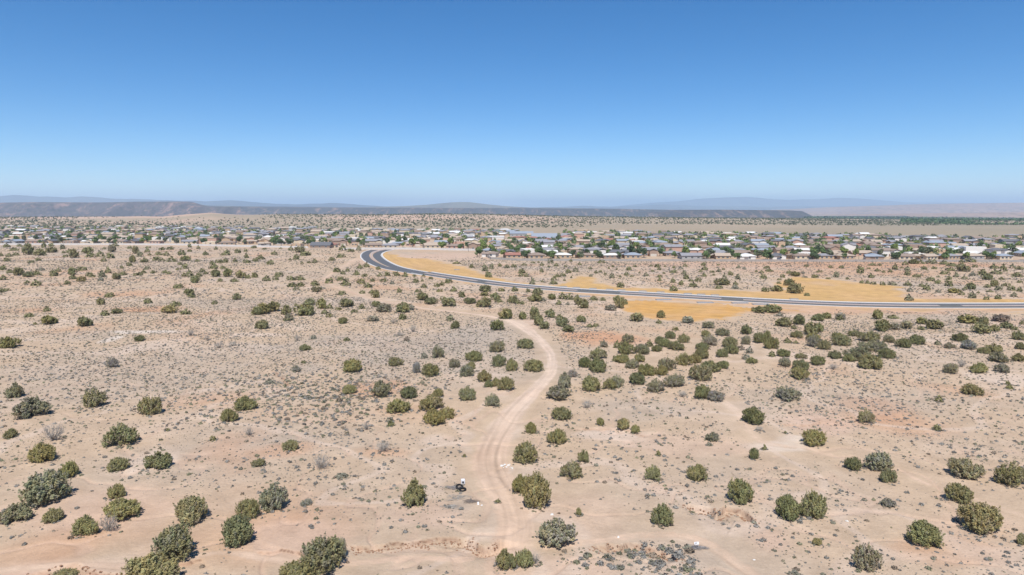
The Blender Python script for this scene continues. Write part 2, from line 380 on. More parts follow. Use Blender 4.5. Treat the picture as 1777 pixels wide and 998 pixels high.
def build_ground():
    front = np.radians(np.linspace(-43, 43, 861))
    back = np.radians(np.concatenate([np.arange(45, 80, 3.0), np.arange(80, 281, 10.0), np.arange(282, 316, 3.0)]))
    ang = np.concatenate([front, back]); na = len(ang)
    rr = [2.0, 10.0, 25.0, 40.0, 52.0, 60.0]
    while rr[-1] < 150: rr.append(rr[-1] * 1.0032)
    while rr[-1] < 330: rr.append(rr[-1] * 1.006)
    while rr[-1] < 1500: rr.append(rr[-1] * 1.012)
    while rr[-1] < 12000: rr.append(rr[-1] * 1.016)
    while rr[-1] < 75000: rr.append(rr[-1] * 1.12)
    rr = np.array(rr); nr = len(rr)
    R, A = np.meshgrid(rr, ang, indexing='ij'); x = (R * np.sin(A)).ravel(); y = (R * np.cos(A)).ravel()
    z, face = terrain(x, y, True)
    i = np.arange(nr - 1)[:, None] * na; j = np.arange(na)[None, :]; j2 = (j + 1) % na
    F = np.stack([i + j, i + j2, i + na + j2, i + na + j], -1).reshape(-1, 4)[:, ::-1]
    V = np.column_stack([x, y, z]); V = np.vstack([V, [0, 0, 0]])
    g = mesh_np('ground', V, F, [M_SOIL], np.vstack([soil_colour(x, y, face), C_TAN[None]]), True)
    o = link('ground', g); tag(o, kind='structure')
    return V, F
GV, GF = build_ground()
GCOL = np.ones((len(GV), 4), np.float32)
bpy.data.objects['ground'].data.color_attributes['Col'].data.foreach_get('color', _b := np.ones(len(GV) * 4, np.float32)); GCOL = _b.reshape(-1, 4)[:, :3]

def draped(name, edge, colour, mtl, lift, label=None, cat=None):
    """a sheet laid on the ground where edge (per ground vertex, 0..1) > 0, on the ground's own faces"""
    keep = (edge[GF] > 0.02).any(1); F = GF[keep]
    used, inv = np.unique(F, return_inverse=True); V = GV[used].copy(); V[:, 2] += lift
    me = mesh_np(name, V, inv.reshape(F.shape), [mtl], GCOL[used], True); vcol(me, 'Col2', colour(V[:, 0], V[:, 1]))
    a = me.attributes.new('Edge', 'FLOAT', 'POINT'); a.data.foreach_set('value', edge[used].astype(np.float32))
    o = link(name, me); tag(o, label, cat, kind='structure'); return o
GR = np.hypot(GV[:, 0], GV[:, 1]); near_idx = np.nonzero((GR > 45) & (GR < 760) & (GV[:, 1] > 30))[0]
gx, gy = GV[near_idx, 0], GV[near_idx, 1]

def track_edge(T, x, y):
    e = np.zeros(len(x)); A = np.array(T)
    x0, y0 = A[:, :2].min(0) - 8; x1, y1 = A[:, :2].max(0) + 8
    m = np.nonzero((x > x0) & (x < x1) & (y > y0) & (y < y1))[0]
    for i in range(len(T) - 1):
        ax, ay, aw = T[i]; bx, by, bw = T[i + 1]; ex, ey = bx - ax, by - ay; L2 = ex * ex + ey * ey + 1e-9
        t = np.clip(((x[m] - ax) * ex + (y[m] - ay) * ey) / L2, 0, 1)
        d = np.hypot(x[m] - ax - t * ex, y[m] - ay - t * ey) / (aw + (bw - aw) * t)
        e[m] = np.maximum(e[m], 1 - sstep(0.4, 1.75, d))
    return e
track_e = np.zeros(len(GV))
def tc1(x, y):
    n = fbm(x, y, 14, 4, 51.0); bd = np.full(len(x), 1e9); st = np.zeros(len(x))
    for T in TRACKS:
        d, s, al = dist_poly(x, y, T); m = d < bd; bd[m] = d[m]
        st[m] = fbm(al[m] / 14, (d * s)[m] * 1.9 + 50, 1.0, 3, 57.0) - .28 * np.exp(-((d[m] - 1.0 - .25 * np.sin(al[m] / 9)) / .28) ** 2) + .12 * np.exp(-(d[m] / .45) ** 2)
    c = np.tile(np.array((0.545, 0.40, 0.292)), (len(x), 1))
    c = lerp(c, C_PALE * 1.03, np.clip(sstep(105, 150, y) * (1 - sstep(230, 290, y)) * 0.8 + n * 0.25, 0, 1))
    c = lerp(c, C_ORANGE * 1.02, np.clip(n * .9, 0, 1) * .35)
    return np.clip(c * (1 + st * .22)[:, None], 0, 1)
for nm, T, st, lf in (('dirt_track', TRACKS[0], 1.0, .02), ('dirt_path', TRACKS[1], 1.0, .012), ('dirt_path', TRACKS[2], 0.55, .012), ('sandy_wash', TRACKS[3], 0.68, .008), ('sandy_wash', TRACKS[4], 0.75, .004)):
    e = np.zeros(len(GV)); e[near_idx] = track_edge(T, gx, gy) * st
    draped(nm, e, tc1, M_TRACK, lf); track_e = np.maximum(track_e, e)

SEED = [[(652, 437), (672, 434.5), (676, 440), (700, 446.5), (744, 449), (789, 460), (825, 472), (848, 482), (900, 491), (960, 497), (981, 492), (1009, 481), (1024, 484), (1042, 494), (1108, 503), (1200, 505), (1330, 507),
         (1362, 505), (1350, 492), (1378, 482), (1428, 485), (1492, 492), (1565, 500), (1572, 518), (1631, 520), (1777, 522), (2000, 522), (2000, 529), (1777, 532), (1631, 533), (1479, 531), (1330, 525), (1133, 514), (1007, 507), (890, 499), (794, 486), (722, 474), (684, 464), (660, 452)],
        [(1086, 517), (1180, 521), (1300, 528), (1400, 534), (1500, 538), (1500, 541), (1420, 540), (1325, 538), (1282, 544), (1244, 552), (1185, 555), (1123, 554), (1078, 542), (1070, 532)],
        [(1640, 538), (1777, 537), (1950, 535), (1950, 549), (1777, 547)],
        [(626, 440), (630, 452), (655, 469), (700, 477), (744, 484), (794, 491), (890, 504), (1007, 514), (1086, 520), (1240, 529), (1400, 538), (1500, 541), (1777, 543), (1950, 541), (1950, 535), (1777, 536), (1479, 533), (1330, 527), (1133, 516), (1007, 509), (890, 500), (794, 487), (722, 476), (684, 467), (650, 458), (640, 448), (638, 440)]]
def seed_edge(P, x, y):
    W = fpoly(P); d, _, _ = dist_poly(x, y, W, True); s = np.where(inside(x, y, W), 1, -1); f = 6 if P is not SEED[3] else 3
    return sstep(-f, f, d * s + fbm(x, y, 14, 5, 61.0, .6) * 8)
def seed_colour(base):
    def f(x, y):
        n = fbm(x, y, 22, 4, 62.0); c = np.tile(np.array(base), (len(x), 1))
        c = lerp(c, np.array((0.56, 0.36, 0.20)), np.clip(0.3 + n * 1.1, 0, 1) * 0.6)
        c = lerp(c, np.array((0.42, 0.28, 0.11)), np.clip(fbm(x, y, 9, 5, 63.0), 0, 1) * 0.6)
        c = lerp(c, C_PINK, np.clip(fbm(x, y, 17, 5, 64.0) * 2 - .6, 0, 1) * 0.5)
        d, s, al = dist_poly(x, y, ROAD[::2]); return c * (1 + .16 * fbm(al / 26, d * .55, 1.0, 4, 65.0) - .1 * np.exp(-((d - 11.5) / .8) ** 2))[:, None]
    return f
seed_e = np.zeros(len(GV)); lf = .024
for P, b in zip(SEED, ((0.535, 0.34, 0.145), (0.55, 0.31, 0.10), (0.56, 0.37, 0.2), (0.55, 0.365, 0.23))):
    e = np.zeros(len(GV)); e[near_idx] = seed_edge(P, gx, gy)
    draped('seeded_slope', e, seed_colour(b), M_SEED, lf); lf += .005; seed_e = np.maximum(seed_e, e)

# ------------------------------------------------------------------ the paved road
def offset(P, d0):
    P = [np.array(p[:2]) for p in P]; out = []
    for i in range(len(P)):
        t = P[min(i + 1, len(P) - 1)] - P[max(i - 1, 0)]; t = t / (np.linalg.norm(t) + 1e-9)
        out.append(P[i] + np.array((-t[1], t[0])) * (d0[i] if hasattr(d0, '__len__') else d0))
    return out
def resample(P, step):
    P = np.array([p[:2] for p in P]); s = np.concatenate([[0], np.cumsum(np.hypot(*np.diff(P, axis=0).T))])
    n = max(2, int(s[-1] / step)); q = np.linspace(0, s[-1], n)
    return np.column_stack([np.interp(q, s, P[:, 0]), np.interp(q, s, P[:, 1])])
def ribbon(mb, P, a, b, z0, z1, mi=0):
    """solid strip between offsets a and b of line P"""
    A = np.array(offset(P, a)); B = np.array(offset(P, b)); n = len(A)
    za = terrain_smooth(A[:, 0], A[:, 1]); zb = terrain_smooth(B[:, 0], B[:, 1]); V = []
    for i in range(n):
        V += [(A[i][0], A[i][1], za[i] + z1), (B[i][0], B[i][1], zb[i] + z1), (A[i][0], A[i][1], za[i] + z0), (B[i][0], B[i][1], zb[i] + z0)]
    F = []
    for i in range(n - 1):
        k = i * 4; F += [(k, k + 1, k + 5, k + 4), (k + 2, k, k + 4, k + 6), (k + 1, k + 3, k + 7, k + 5)]
    F += [(0, 2, 3, 1), (4 * n - 4, 4 * n - 3, 4 * n - 1, 4 * n - 2)]
    mb.add(V, F, mi)
RD = resample(ROAD, 3.0); RD = np.array(smooth_curve(RD[::3], 3)); SP = 34       # SP: index where the carriageways join
s_ = np.concatenate([[0], np.cumsum(np.hypot(*np.diff(RD, axis=0).T))])
OD = resample(OUTR, 3.0)
sx, sy = flat(730, 474); SP = int(np.argmin(np.hypot(RD[:, 0] - sx, RD[:, 1] - sy)))
a_road = MB(); ribbon(a_road, RD[SP:], -6.2, 6.2, -0.5, 0.10); ribbon(a_road, RD[:SP + 2], -3.2, 3.6, -0.5, 0.096); ribbon(a_road, OD, -3.6, 3.2, -0.5, 0.092)
tag(link('road', a_road.mesh('road', [M_ASPH])), kind='structure')
# flared paving where the two carriageways run together
kerb = MB(); up = -1
ribbon(kerb, RD[SP:], 6.2, 7.9, -0.4, 0.24); ribbon(kerb, RD[:SP + 1], 3.6, 5.0, -0.4, 0.236)
ribbon(kerb, RD[SP:], -6.9, -6.2, -0.4, 0.22); ribbon(kerb, OD, -4.4, -3.6, -0.4, 0.216)
tag(link('kerb', kerb.mesh('kerb', [M_CONC])), kind='structure')
med = MB(); k = SP + 2
while k < len(RD) - 12:
    n = random.choice((16, 20, 26)); ribbon(med, RD[k:k + n], -1.0, 1.3, 0.05, 0.24); k += n + random.choice((2, 3, 6))
tag(link('median', med.mesh('median', [M_MEDIAN])), kind='structure')
isl = MB()
pin = [p for p in offset(RD[:SP - 4], -4.0)]; pout = [p for p in offset(resample(OUTR, 3.0)[:], 4.0)]
sx0, sy0 = flat(663, 461)
isl_out = [pout[i] for i in range(len(pout)) if pout[i][1] > sy0 + 12]; isl_in = [pin[i] for i in range(len(pin)) if pin[i][1] > sy0 + 12]
poly = [tuple(p) for p in isl_out] + [tuple(p) for p in isl_in[::-1]]
V = [(p[0], p[1], float(terrain_smooth(p[0], p[1])) + 0.23) for p in poly]; n = len(V)
V2 = V + [(a, b, c - 0.4) for a, b, c in V]
isl.add(V2, [tuple(range(n))] + [(i, i + n, (i + 1) % n + n, (i + 1) % n) for i in range(n)])
tag(link('median_island', isl.mesh('median_island', [M_MEDIAN])), kind='structure')
lines = MB()
ribbon(lines, RD[SP:], 5.75, 5.9, 0.09, 0.106); ribbon(lines, RD[SP:], -5.9, -5.75, 0.09, 0.106)
ribbon(lines, RD[SP:], 1.5, 1.62, 0.09, 0.106, 1); ribbon(lines, RD[SP:], -1.35, -1.2, 0.09, 0.106, 1)
ribbon(lines, RD[2:SP], 3.2, 3.35, 0.09, 0.102); ribbon(lines, OD[2:], -3.35, -3.2, 0.085, 0.098)
tag(link('road_markings', lines.mesh('road_markings', [M_PAINT_W, M_PAINT_Y])), kind='structure')

# ------------------------------------------------------------------ far country: mesas, hills, mountains
def land_mat(name, base, c2, dots, scale, vc=False):
    m = bpy.data.materials.new(name); m.use_nodes = True; t = m.node_tree; N = t.nodes; L = t.links; b = N['Principled BSDF']
    b.inputs['Roughness'].default_value = 1; b.inputs['Specular IOR Level'].default_value = 0
    tc = N.new('ShaderNodeTexCoord')
    n = N.new('ShaderNodeTexNoise'); n.inputs['Scale'].default_value = 1 / scale; n.inputs['Detail'].default_value = 6; n.inputs['Roughness'].default_value = .65
    mp = N.new('ShaderNodeMapping'); mp.inputs['Scale'].default_value = (1.6, .35, 1.0); mp.inputs['Rotation'].default_value = (0, 0, .5); L.new(tc.outputs['Object'], mp.inputs[0]); L.new(mp.outputs[0], n.inputs['Vector'])
    r = N.new('ShaderNodeMapRange'); r.inputs[1].default_value = .51; r.inputs[2].default_value = .66; L.new(n.outputs[0], r.inputs[0])
    x = N.new('ShaderNodeMix'); x.data_type = 'RGBA'; L.new(r.outputs[0], x.inputs[0]); x.inputs[6].default_value = (*base, 1); x.inputs[7].default_value = (*c2, 1)
    v = N.new('ShaderNodeTexVoronoi'); v.inputs['Scale'].default_value = 1 / dots[3]; L.new(tc.outputs['Object'], v.inputs['Vector'])
    r2 = N.new('ShaderNodeMapRange'); r2.inputs[1].default_value = .3; r2.inputs[2].default_value = .5; r2.inputs[3].default_value = dots[4]; r2.inputs[4].default_value = 0; L.new(v.outputs['Distance'], r2.inputs[0])
    y = N.new('ShaderNodeMix'); y.data_type = 'RGBA'; L.new(r2.outputs[0], y.inputs[0]); L.new(x.outputs[2], y.inputs[6]); y.inputs[7].default_value = (*dots[:3], 1)
    L.new(y.outputs[2], b.inputs['Base Color']); return m
def rampart(name, pts, D, ybase, run, back, m, gully=0.0, glen=300.0, cap=0.0, nx=700, seed=0.0, label=None):
    """high ground: px/py skyline at distance D+run, its foot at D, falling or flat behind"""
    pts = sorted(pts); PX = np.array([p[0] for p in pts], float); PY = np.array([p[1] for p in pts], float)
    u = np.linspace(PX[0], PX[-1], nx); top = zpix(np.interp(u, PX, PY), D + run)
    rows = np.concatenate([np.linspace(-0.04, 1, 22), 1 + np.linspace(0.05, 1, 8) ** 1.5 * back / run])
    V = []; nr = len(rows)
    yb = ybase if np.isscalar(ybase) else np.interp(u, [p[0] for p in ybase], [p[1] for p in ybase])
    zb = zpix(yb, D) - 2
    for k, q in enumerate(rows):
        y = np.full(nx, D + run * q); x = (u - CX) / FPX * (D + run * min(q, 1.0))
        s = np.clip(q, 0, 1)
        g = np.abs(fbm(x, y * 0.35, glen, 4, seed)) * 2.2
        s2 = np.clip(s + (0.45 - g) * gully * 4 * s * (1 - s), 0, 1)
        prof = s2 ** 1.25 if cap <= 0 else np.where(s2 < 0.86, (s2 / 0.86) ** 1.35 * (1 - cap), (1 - cap) + cap * (s2 - 0.86) / 0.14)
        if np.isscalar(prof): prof = np.full(nx, prof)
        z = zb + (top - zb) * prof + fbm(x, y, glen * 0.6, 4, seed + 5) * (top - zb) * 0.07 * (1 - s * 0.9)
        if q > 1: z = top - (top - zb) * 0.9 * ((q - 1) * run / back) ** 2 * (0 if cap > 0 else 1)
        V.append(np.column_stack([x, y + fbm(x, x * 0, glen * 2, 3, seed + 9) * run * 0.25, z]))
    V = np.vstack(V); i = np.arange(nr - 1)[:, None] * nx; j = np.arange(nx - 1)[None, :]
    F = np.stack([i + j, i + j + 1, i + nx + j + 1, i + nx + j], -1).reshape(-1, 4)
    o = link(name, mesh_np(name, V, F, [m], None, False)); tag(o, label, kind='structure'); return o
M_MESA = land_mat('basalt_mesa_slope', (0.10, 0.078, 0.078), (0.33, 0.205, 0.165), (0.05, 0.052, 0.04, 55, .6), 170)
M_MESA2 = land_mat('dark_basalt_mesa', (0.07, 0.062, 0.066), (0.26, 0.17, 0.135), (0.05, 0.05, 0.042, 40, .6), 150)
M_PLAIN = land_mat('dark_volcanic_plain', (0.08, 0.075, 0.07), (0.2, 0.225, 0.17), (0.045, 0.05, 0.035, 60, .7), 600)
M_CONE = land_mat('grassy_volcano', (0.20, 0.185, 0.145), (0.12, 0.11, 0.095), (0.09, 0.09, 0.065, 70, .4), 700)
M_BADLAND = land_mat('pink_badlands', (0.36, 0.25, 0.20), (0.24, 0.185, 0.155), (0.13, 0.11, 0.085, 90, .5), 700)
M_MOUNT = land_mat('far_mountain', (0.08, 0.08, 0.085), (0.13, 0.125, 0.12), (0.1, 0.1, 0.1, 500, .3), 2500)
rampart('mesa', [(-900, 352), (-60, 354), (15, 351.5), (60, 350.8), (160, 351.2), (240, 350.2), (275, 349.8), (305, 349.6), (316, 350.6), (330, 355), (345, 358), (420, 359)], 7000, 379.5, 750, 300, M_MESA, 0.55, 260, 0.13, 1100, 1.0)
rampart('mesa', [(300, 359.5), (345, 358.2), (400, 359.5), (470, 360.2), (560, 360.8), (640, 360.4), (740, 361.3), (880, 361.2), (960, 361.8), (1080, 363.2), (1085, 362.6), (1100, 363.2), (1230, 365), (1260, 366)], 8200, 377.5, 900, 6000, M_MESA2, 0.5, 330, 0.10, 1000, 3.0)
rampart('mesa', [(1140, 370), (1205, 366.3), (1215, 364.6), (1300, 364.4), (1370, 365.2), (1390, 366.5), (1400, 371), (1415, 377.5)], 6600, 378.6, 420, 1000, M_MESA2, 0.3, 200, 0.16, 420, 6.0)
rampart('hill', [(560, 361), (650, 359.4), (700, 357.8), (740, 355.4), (765, 352.6), (785, 351.2), (800, 350.6), (815, 350.7), (830, 352.6), (850, 355), (880, 358), (920, 360.3), (1010, 361.5)], 12500, 362.6, 1800, 3500, M_CONE, 0.1, 500, 0, 400, 8.0)
rampart('hill', [(250, 361), (340, 356.2), (400, 357.4), (520, 359), (700, 360.2), (760, 361)], 14500, 362, 900, 4500, M_PLAIN, 0.1, 700, 0, 300, 8.5)
rampart('hill', [(1360, 366), (1440, 361.5), (1500, 358.5), (1560, 356.3), (1620, 354.2), (1680, 353.2), (1777, 351.6), (2000, 350), (2500, 352)], 9800, 375.5, 5200, 4000, M_BADLAND, 0.35, 800, 0, 700, 11.0)
rampart('hill', [(1560, 374), (1650, 371.5), (1777, 369.5), (2100, 366)], 6200, 381, 1300, 2600, M_BADLAND, 0.3, 300, 0, 400, 12.0)
def jag(P, a, s, sd):
    P = sorted(P); u = np.arange(P[0][0], P[-1][0], 6.0); v = np.interp(u, [p[0] for p in P], [p[1] for p in P])
    return list(zip(u, v + fbm(u, u * 0 + 3.3, s, 4, sd) * a))
rampart('mountain', jag([(-500, 344), (-60, 345), (0, 341), (28, 338.2), (60, 341), (100, 341.2), (115, 343.2), (150, 341.8), (200, 345), (232, 344.6), (262, 347), (300, 348), (335, 348), (352, 350), (398, 347), (430, 350), (470, 354), (520, 355.4), (575, 351.8), (620, 355.5), (700, 360.5)], 1.6, 36, 1.0), 20000, 362.5, 3500, 4000, M_MOUNT, 0.4, 1500, 0, 700, 14.0)
rampart('mountain', jag([(900, 361.5), (990, 358.6), (1005, 357), (1060, 358.5), (1100, 357.5), (1140, 355), (1150, 354.2), (1200, 357), (1300, 358.5), (1500, 357), (1600, 355), (1800, 354)], 1.2, 30, 2.0), 25000, 362.5, 4000, 4000, M_MOUNT, 0.4, 2500, 0, 500, 15.0)
rampart('mountain', jag([(1050, 360), (1130, 351.5), (1170, 349.5), (1210, 345.5), (1260, 342.5), (1300, 342.2), (1330, 344.5), (1370, 347), (1420, 345.2), (1450, 343.3), (1480, 344.4), (1520, 347.5), (1560, 351), (1650, 352), (1800, 352), (2000, 356)], 0.8, 40, 3.0), 33000, 362, 4000, 4000, M_MOUNT, 0.4, 3500, 0, 500, 16.0)

# air: one closed box of thin haze around everything
hz = MB(); hz.box(-50000, 50000, -3000, 76000, -1500, 700)
hm = bpy.data.materials.new('haze_air'); hm.use_nodes = True; hn = hm.node_tree; hn.nodes.remove(hn.nodes['Principled BSDF'])
pv = hn.nodes.new('ShaderNodeVolumePrincipled'); pv.inputs['Color'].default_value = (0.60, 0.80, 1.0, 1); pv.inputs['Density'].default_value = 5.2e-5
hn.links.new(pv.outputs[0], hn.nodes['Material Output'].inputs['Volume'])
tag(link('haze', hz.mesh('haze', [hm])), kind='stuff')

# ------------------------------------------------------------------ foliage prototypes
def cards(C, size, axis=None, jit=0.6, r=rng, asp=1.6, face=None):
    """one little leaf-spray quad per centre; long side roughly along axis"""
    n = len(C); a = r.normal(size=(n, 3))
    if axis is not None: a = axis + a * jit
    N_ = r.normal(size=(n, 3))
    if face is not None:
        N_ = face / (np.linalg.norm(face, axis=-1, keepdims=True) + 1e-9) + N_ * .33; N_ /= np.linalg.norm(N_, axis=1)[:, None]
        a = a - N_ * (a * N_).sum(1)[:, None] + r.normal(size=(n, 3)) * .08
    a /= np.linalg.norm(a, axis=1)[:, None] + 1e-9
    b = np.cross(a, N_); b /= np.linalg.norm(b, axis=1)[:, None] + 1e-9
    s = (np.broadcast_to(size, (n,)) * r.uniform(0.7, 1.3, n))[:, None]
    V = np.stack([C - a * s * asp / 2 - b * s * .28, C - a * s * asp / 2 * .2 + b * s * .5, C + a * s * asp / 2 + b * s * .1, C + a * s * asp * .1 - b * s * .5], 1).reshape(-1, 3)
    return V, np.arange(4 * n).reshape(n, 4)
def make_juniper(sd, lobes, tufts, leaves, lsize, H=3.0, Rr=2.0, spread=0.62, gap=0.0):
    """crown of many upright flame-shaped sprays on a few lobes reaching the ground, and forked grey stems"""
    r = np.random.default_rng(sd); L = []
    for i in range(lobes):
        a = 2 * math.pi * (i + r.uniform(-.3, .3)) / lobes; d = Rr * spread * r.uniform(.65, 1.05) if i else 0
        L.append((d * math.cos(a), d * math.sin(a), r.uniform(.36, .62) * Rr, H * (r.uniform(.68, 1.0) if d else 1.0) * (1 - 0.12 * d / Rr)))
    V = []; F = []; Cc = []; nb = 0
    for li, (lx, ly, lr, lh) in enumerate(L):
        lobe_tone = r.uniform(.88, 1.12)
        for t in range(tufts):
            az = r.uniform(0, 2 * math.pi); u = r.uniform(0.0, 1.0) ** 0.8
            el = math.asin(min(1, u)) if r.random() < .8 else r.uniform(0, .35)
            nrm = np.array((math.cos(az) * math.cos(el), math.sin(az) * math.cos(el), math.sin(el)))
            base = np.array((lx, ly, lh * 0.34)) + nrm * np.array((lr * .8, lr * .8, lh * .56))
            if nrm[2] < .3: base[2] = r.uniform(.12, .5) * lh
            if r.random() < .09: base = base + nrm * np.array((lr * .32, lr * .32, lr * .22))
            inn = any(((base[0] - ox) / orr) ** 2 + ((base[1] - oy) / orr) ** 2 + ((base[2] - oh * .34) / (oh * .62)) ** 2 < .55 for k, (ox, oy, orr, oh) in enumerate(L) if k != li)
            if inn and r.random() < .85: continue
            if r.random() < gap: continue
            ax = nrm * np.array((.55, .55, .3)) + np.array((0, 0, .85)); ax /= np.linalg.norm(ax); ln = r.uniform(.5, 1.0) * lr
            q = r.uniform(0, 1, leaves) ** .8; rad = (1 - q * .8) * lr * .23
            P = base + ax * (q * ln - ln * .25)[:, None] + r.normal(size=(leaves, 3)) * rad[:, None] * .6
            P[:, 2] = np.maximum(P[:, 2], .06)
            out = ax + 0.7 * nrm
            v, f = cards(P, lsize, out, .55, r, 2.0, (P - base) / (np.linalg.norm(P - base, axis=1)[:, None] + 1e-6) * .5 + nrm * .9 + np.array((0, 0, .45))); V.append(v); F.append(f + nb); nb += len(v)
            tone = lobe_tone * r.uniform(.78, 1.24); hue = r.uniform(-.08, .1)
            c = np.array((1 + hue, 1.0, 1 - hue * .8)) * tone
            if r.random() < (.06 + gap * .5): c = np.array((1.12, 1.08, 1.35)) * r.uniform(.8, 1.1)
            cc = c * r.uniform(.85, 1.15, (leaves, 1)); Cc.append(np.repeat(cc, 4, 0))
    for (lx, ly, lr, lh) in L:                                                     # twiggy dark heart
        k = leaves * 3; P = r.normal(size=(k, 3)); P /= np.linalg.norm(P, axis=1)[:, None]; P *= (r.uniform(.3, 1, k) ** .5)[:, None]
        P = P * np.array((lr * .72, lr * .72, lh * .42)) + np.array((lx, ly, lh * .45)); P[:, 2] = np.maximum(P[:, 2], .05)
        v, f = cards(P, lsize * 1.5, None, 1, r); V.append(v); F.append(f + nb); nb += len(v)
        Cc.append(np.repeat(np.array((1.0, .92, .95)) * r.uniform(.8, 1.1, (k, 1)), 4, 0))
    crown = mesh_np('crown', np.vstack(V), np.vstack(F), [M_LEAF], np.vstack(Cc))
    tb = MB()
    for (lx, ly, lr, lh) in L:
        k = r.uniform(-.1, .1, 2)
        tb.tube([(k[0], k[1], -.25), (lx * .4 + k[0], ly * .4, lh * .2), (lx * .8, ly * .8, lh * .45), (lx * 1.05, ly * 1.05, lh * .75)], [.13, .1, .06, .02], 6)
        for q in range(3):
            a = r.uniform(0, 6.28); e = np.array((lx * .8 + math.cos(a) * lr * .8, ly * .8 + math.sin(a) * lr * .8, lh * r.uniform(.3, .75)))
            tb.tube([(lx * .6, ly * .6, lh * .3), ((lx * .7 + e[0]) / 2, (ly * .7 + e[1]) / 2, (lh * .35 + e[2]) / 2), tuple(e)], [.05, .035, .012], 5)
    for q in range(7):                                                             # dead skirt branches at the foot
        a = r.uniform(0, 6.28); d = Rr * r.uniform(.75, 1.05)
        tb.tube([(0, 0, .12), (math.cos(a) * d * .5, math.sin(a) * d * .5, .22), (math.cos(a + .2) * d, math.sin(a + .2) * d, r.uniform(.05, .35))], [.06, .04, .012], 5)
    return crown, tb.mesh('trunk', [M_BARK])
JUN_N = [make_juniper(100 + i, l, 80, 44, .10, gap=g, spread=s) for i, (l, g, s) in enumerate([(5, .08, .66), (6, .12, .68), (5, .05, .56), (6, .36, .72), (7, .16, .7), (5, .46, .75), (5, .05, .6), (5, .3, .6), (8, .2, .72), (6, .2, .64), (7, .4, .7), (6, .1, .58)])]
JUN_M = [make_juniper(200 + i, 5, 40, 12, .22, gap=g) for i, g in enumerate((.0, .1, .25, .05))]
TINT = {'g': (.340, .325, .158), 'o': (.390, .355, .158), 'd': (.280, .275, .130), 's': (.40, .38, .285), 'r': (.39, .32, .24), 'gs': (.370, .350, .215)}
def make_bare(sd, n=46, R=1.0, H=.95, w=.018, fuzz=70):
    r = np.random.default_rng(sd); tb = MB()
    for i in range(n):
        a = r.uniform(0, 6.28); sp = r.uniform(.15, 1) ** .7; h = H * r.uniform(.55, 1) * (1.1 - .5 * sp)
        e = (math.cos(a) * sp * R, math.sin(a) * sp * R, h); m_ = (e[0] * .45 + r.normal() * .05, e[1] * .45 + r.normal() * .05, h * .5)
        tb.tube([(r.normal() * .04, r.normal() * .04, -.05), m_, e], [w * 1.6, w, w * .35], 3)
        for k in range(3):
            q = r.uniform(.4, .9); s = [m_[j] + (e[j] - m_[j]) * q for j in range(3)]
            tb.tube([s, [s[j] + r.normal() * .17 * R + (0, 0, .12)[j] for j in range(3)]], [w * .7, w * .3], 3)
    return tb.mesh('bare_shrub', [M_DEAD])
BARE = [make_bare(300 + i) for i in range(4)]

# ------------------------------------------------------------------ junipers read off the photo: crop x, foot y, width, height, tone
def rd(s, ox, oy, k=3.949):
    out = []
    for it in s.replace('\n', ' ').split(';'):
        it = it.strip()
        if not it: continue
        p = it.split(','); out.append((ox + float(p[0]) / k, oy + float(p[1]) / k, float(p[2]) / k, float(p[3]) / k, p[4] if len(p) > 4 else 'g'))
    return out
A1 = """45,435,50,25;135,430,35,25;95,460,60,22;200,490,75,85;280,495,80,50;60,500,40,25;50,530,45,28;110,492,50,22;10,495,25,30;300,438,30,50;350,430,40,25;430,448,35,45,gs;355,475,80,40;435,475,25,20;450,502,38,20;262,527,40,22;510,510,65,65;480,475,50,28;210,542,50,18;595,480,80,45;620,505,60,35;690,500,55,40;755,512,60,40;710,533,38,30;775,470,60,60,gs;790,430,50,25;712,447,25,15;925,480,50,60;890,445,35,22;960,500,50,40,gs;910,540,55,52;990,540,55,35;885,563,42,26;1010,470,40,30;1015,440,40,15;1025,490,28,18;1110,455,40,27;1168,452,48,28,d;1090,490,45,32;1140,492,42,28;1075,527,55,32;1115,530,40,20;1180,537,65,38;1245,490,60,40;1270,530,70,40;1300,465,35,22;1300,435,30,30;1358,445,25,25;1235,555,35,22;1268,583,45,40;1225,590,38,20,o;1350,533,35,18;1408,488,45,26,d;1480,450,25,25;1545,492,65,30;1560,480,35,35,gs;1630,475,45,32;1685,465,30,20;1690,508,32,38;1740,440,40,20;1690,543,55,30;1750,530,40,25;1612,538,35,30;1545,540,45,32;1500,543,50,32;1465,583,62,35,d;1455,552,40,24;1527,582,38,26;1385,605,40,30;1410,620,40,20;1260,635,35,28,o;1302,635,48,48;1365,640,45,35;1340,680,70,50;1480,640,70,55;1555,640,70,60;1650,648,70,55,o;1605,673,60,28;1510,670,40,24;1745,642,45,45,o;1700,648,40,28;
20,592,45,36,d;65,612,45,28;120,630,80,60;190,642,70,40;250,627,60,38;20,660,50,36;185,682,40,22;250,700,65,40;282,595,38,28,s;370,633,55,45;400,603,38,28;495,625,65,55;500,655,50,38;560,597,70,30;560,672,65,42,o;460,690,45,32;610,635,50,33;635,640,35,28;700,640,55,45,gs;692,665,40,28,s;740,612,45,40;835,580,28,22;845,627,50,30;797,657,60,48;1010,587,40,32,gs;950,630,65,28;985,613,35,26;1048,612,38,22;1130,612,40,22;1155,618,40,18;1220,718,70,38;1290,765,80,48;1315,780,50,38;10,745,30,40;45,735,45,25;750,777,65,40;690,830,65,50;1015,820,65,38;1205,838,70,38;1470,825,42,35;1620,797,62,48;1155,890,110,55,o;1275,895,70,35;320,875,50,38;200,912,60,32;720,905,60,42;800,893,90,38;1760,900,60,60"""
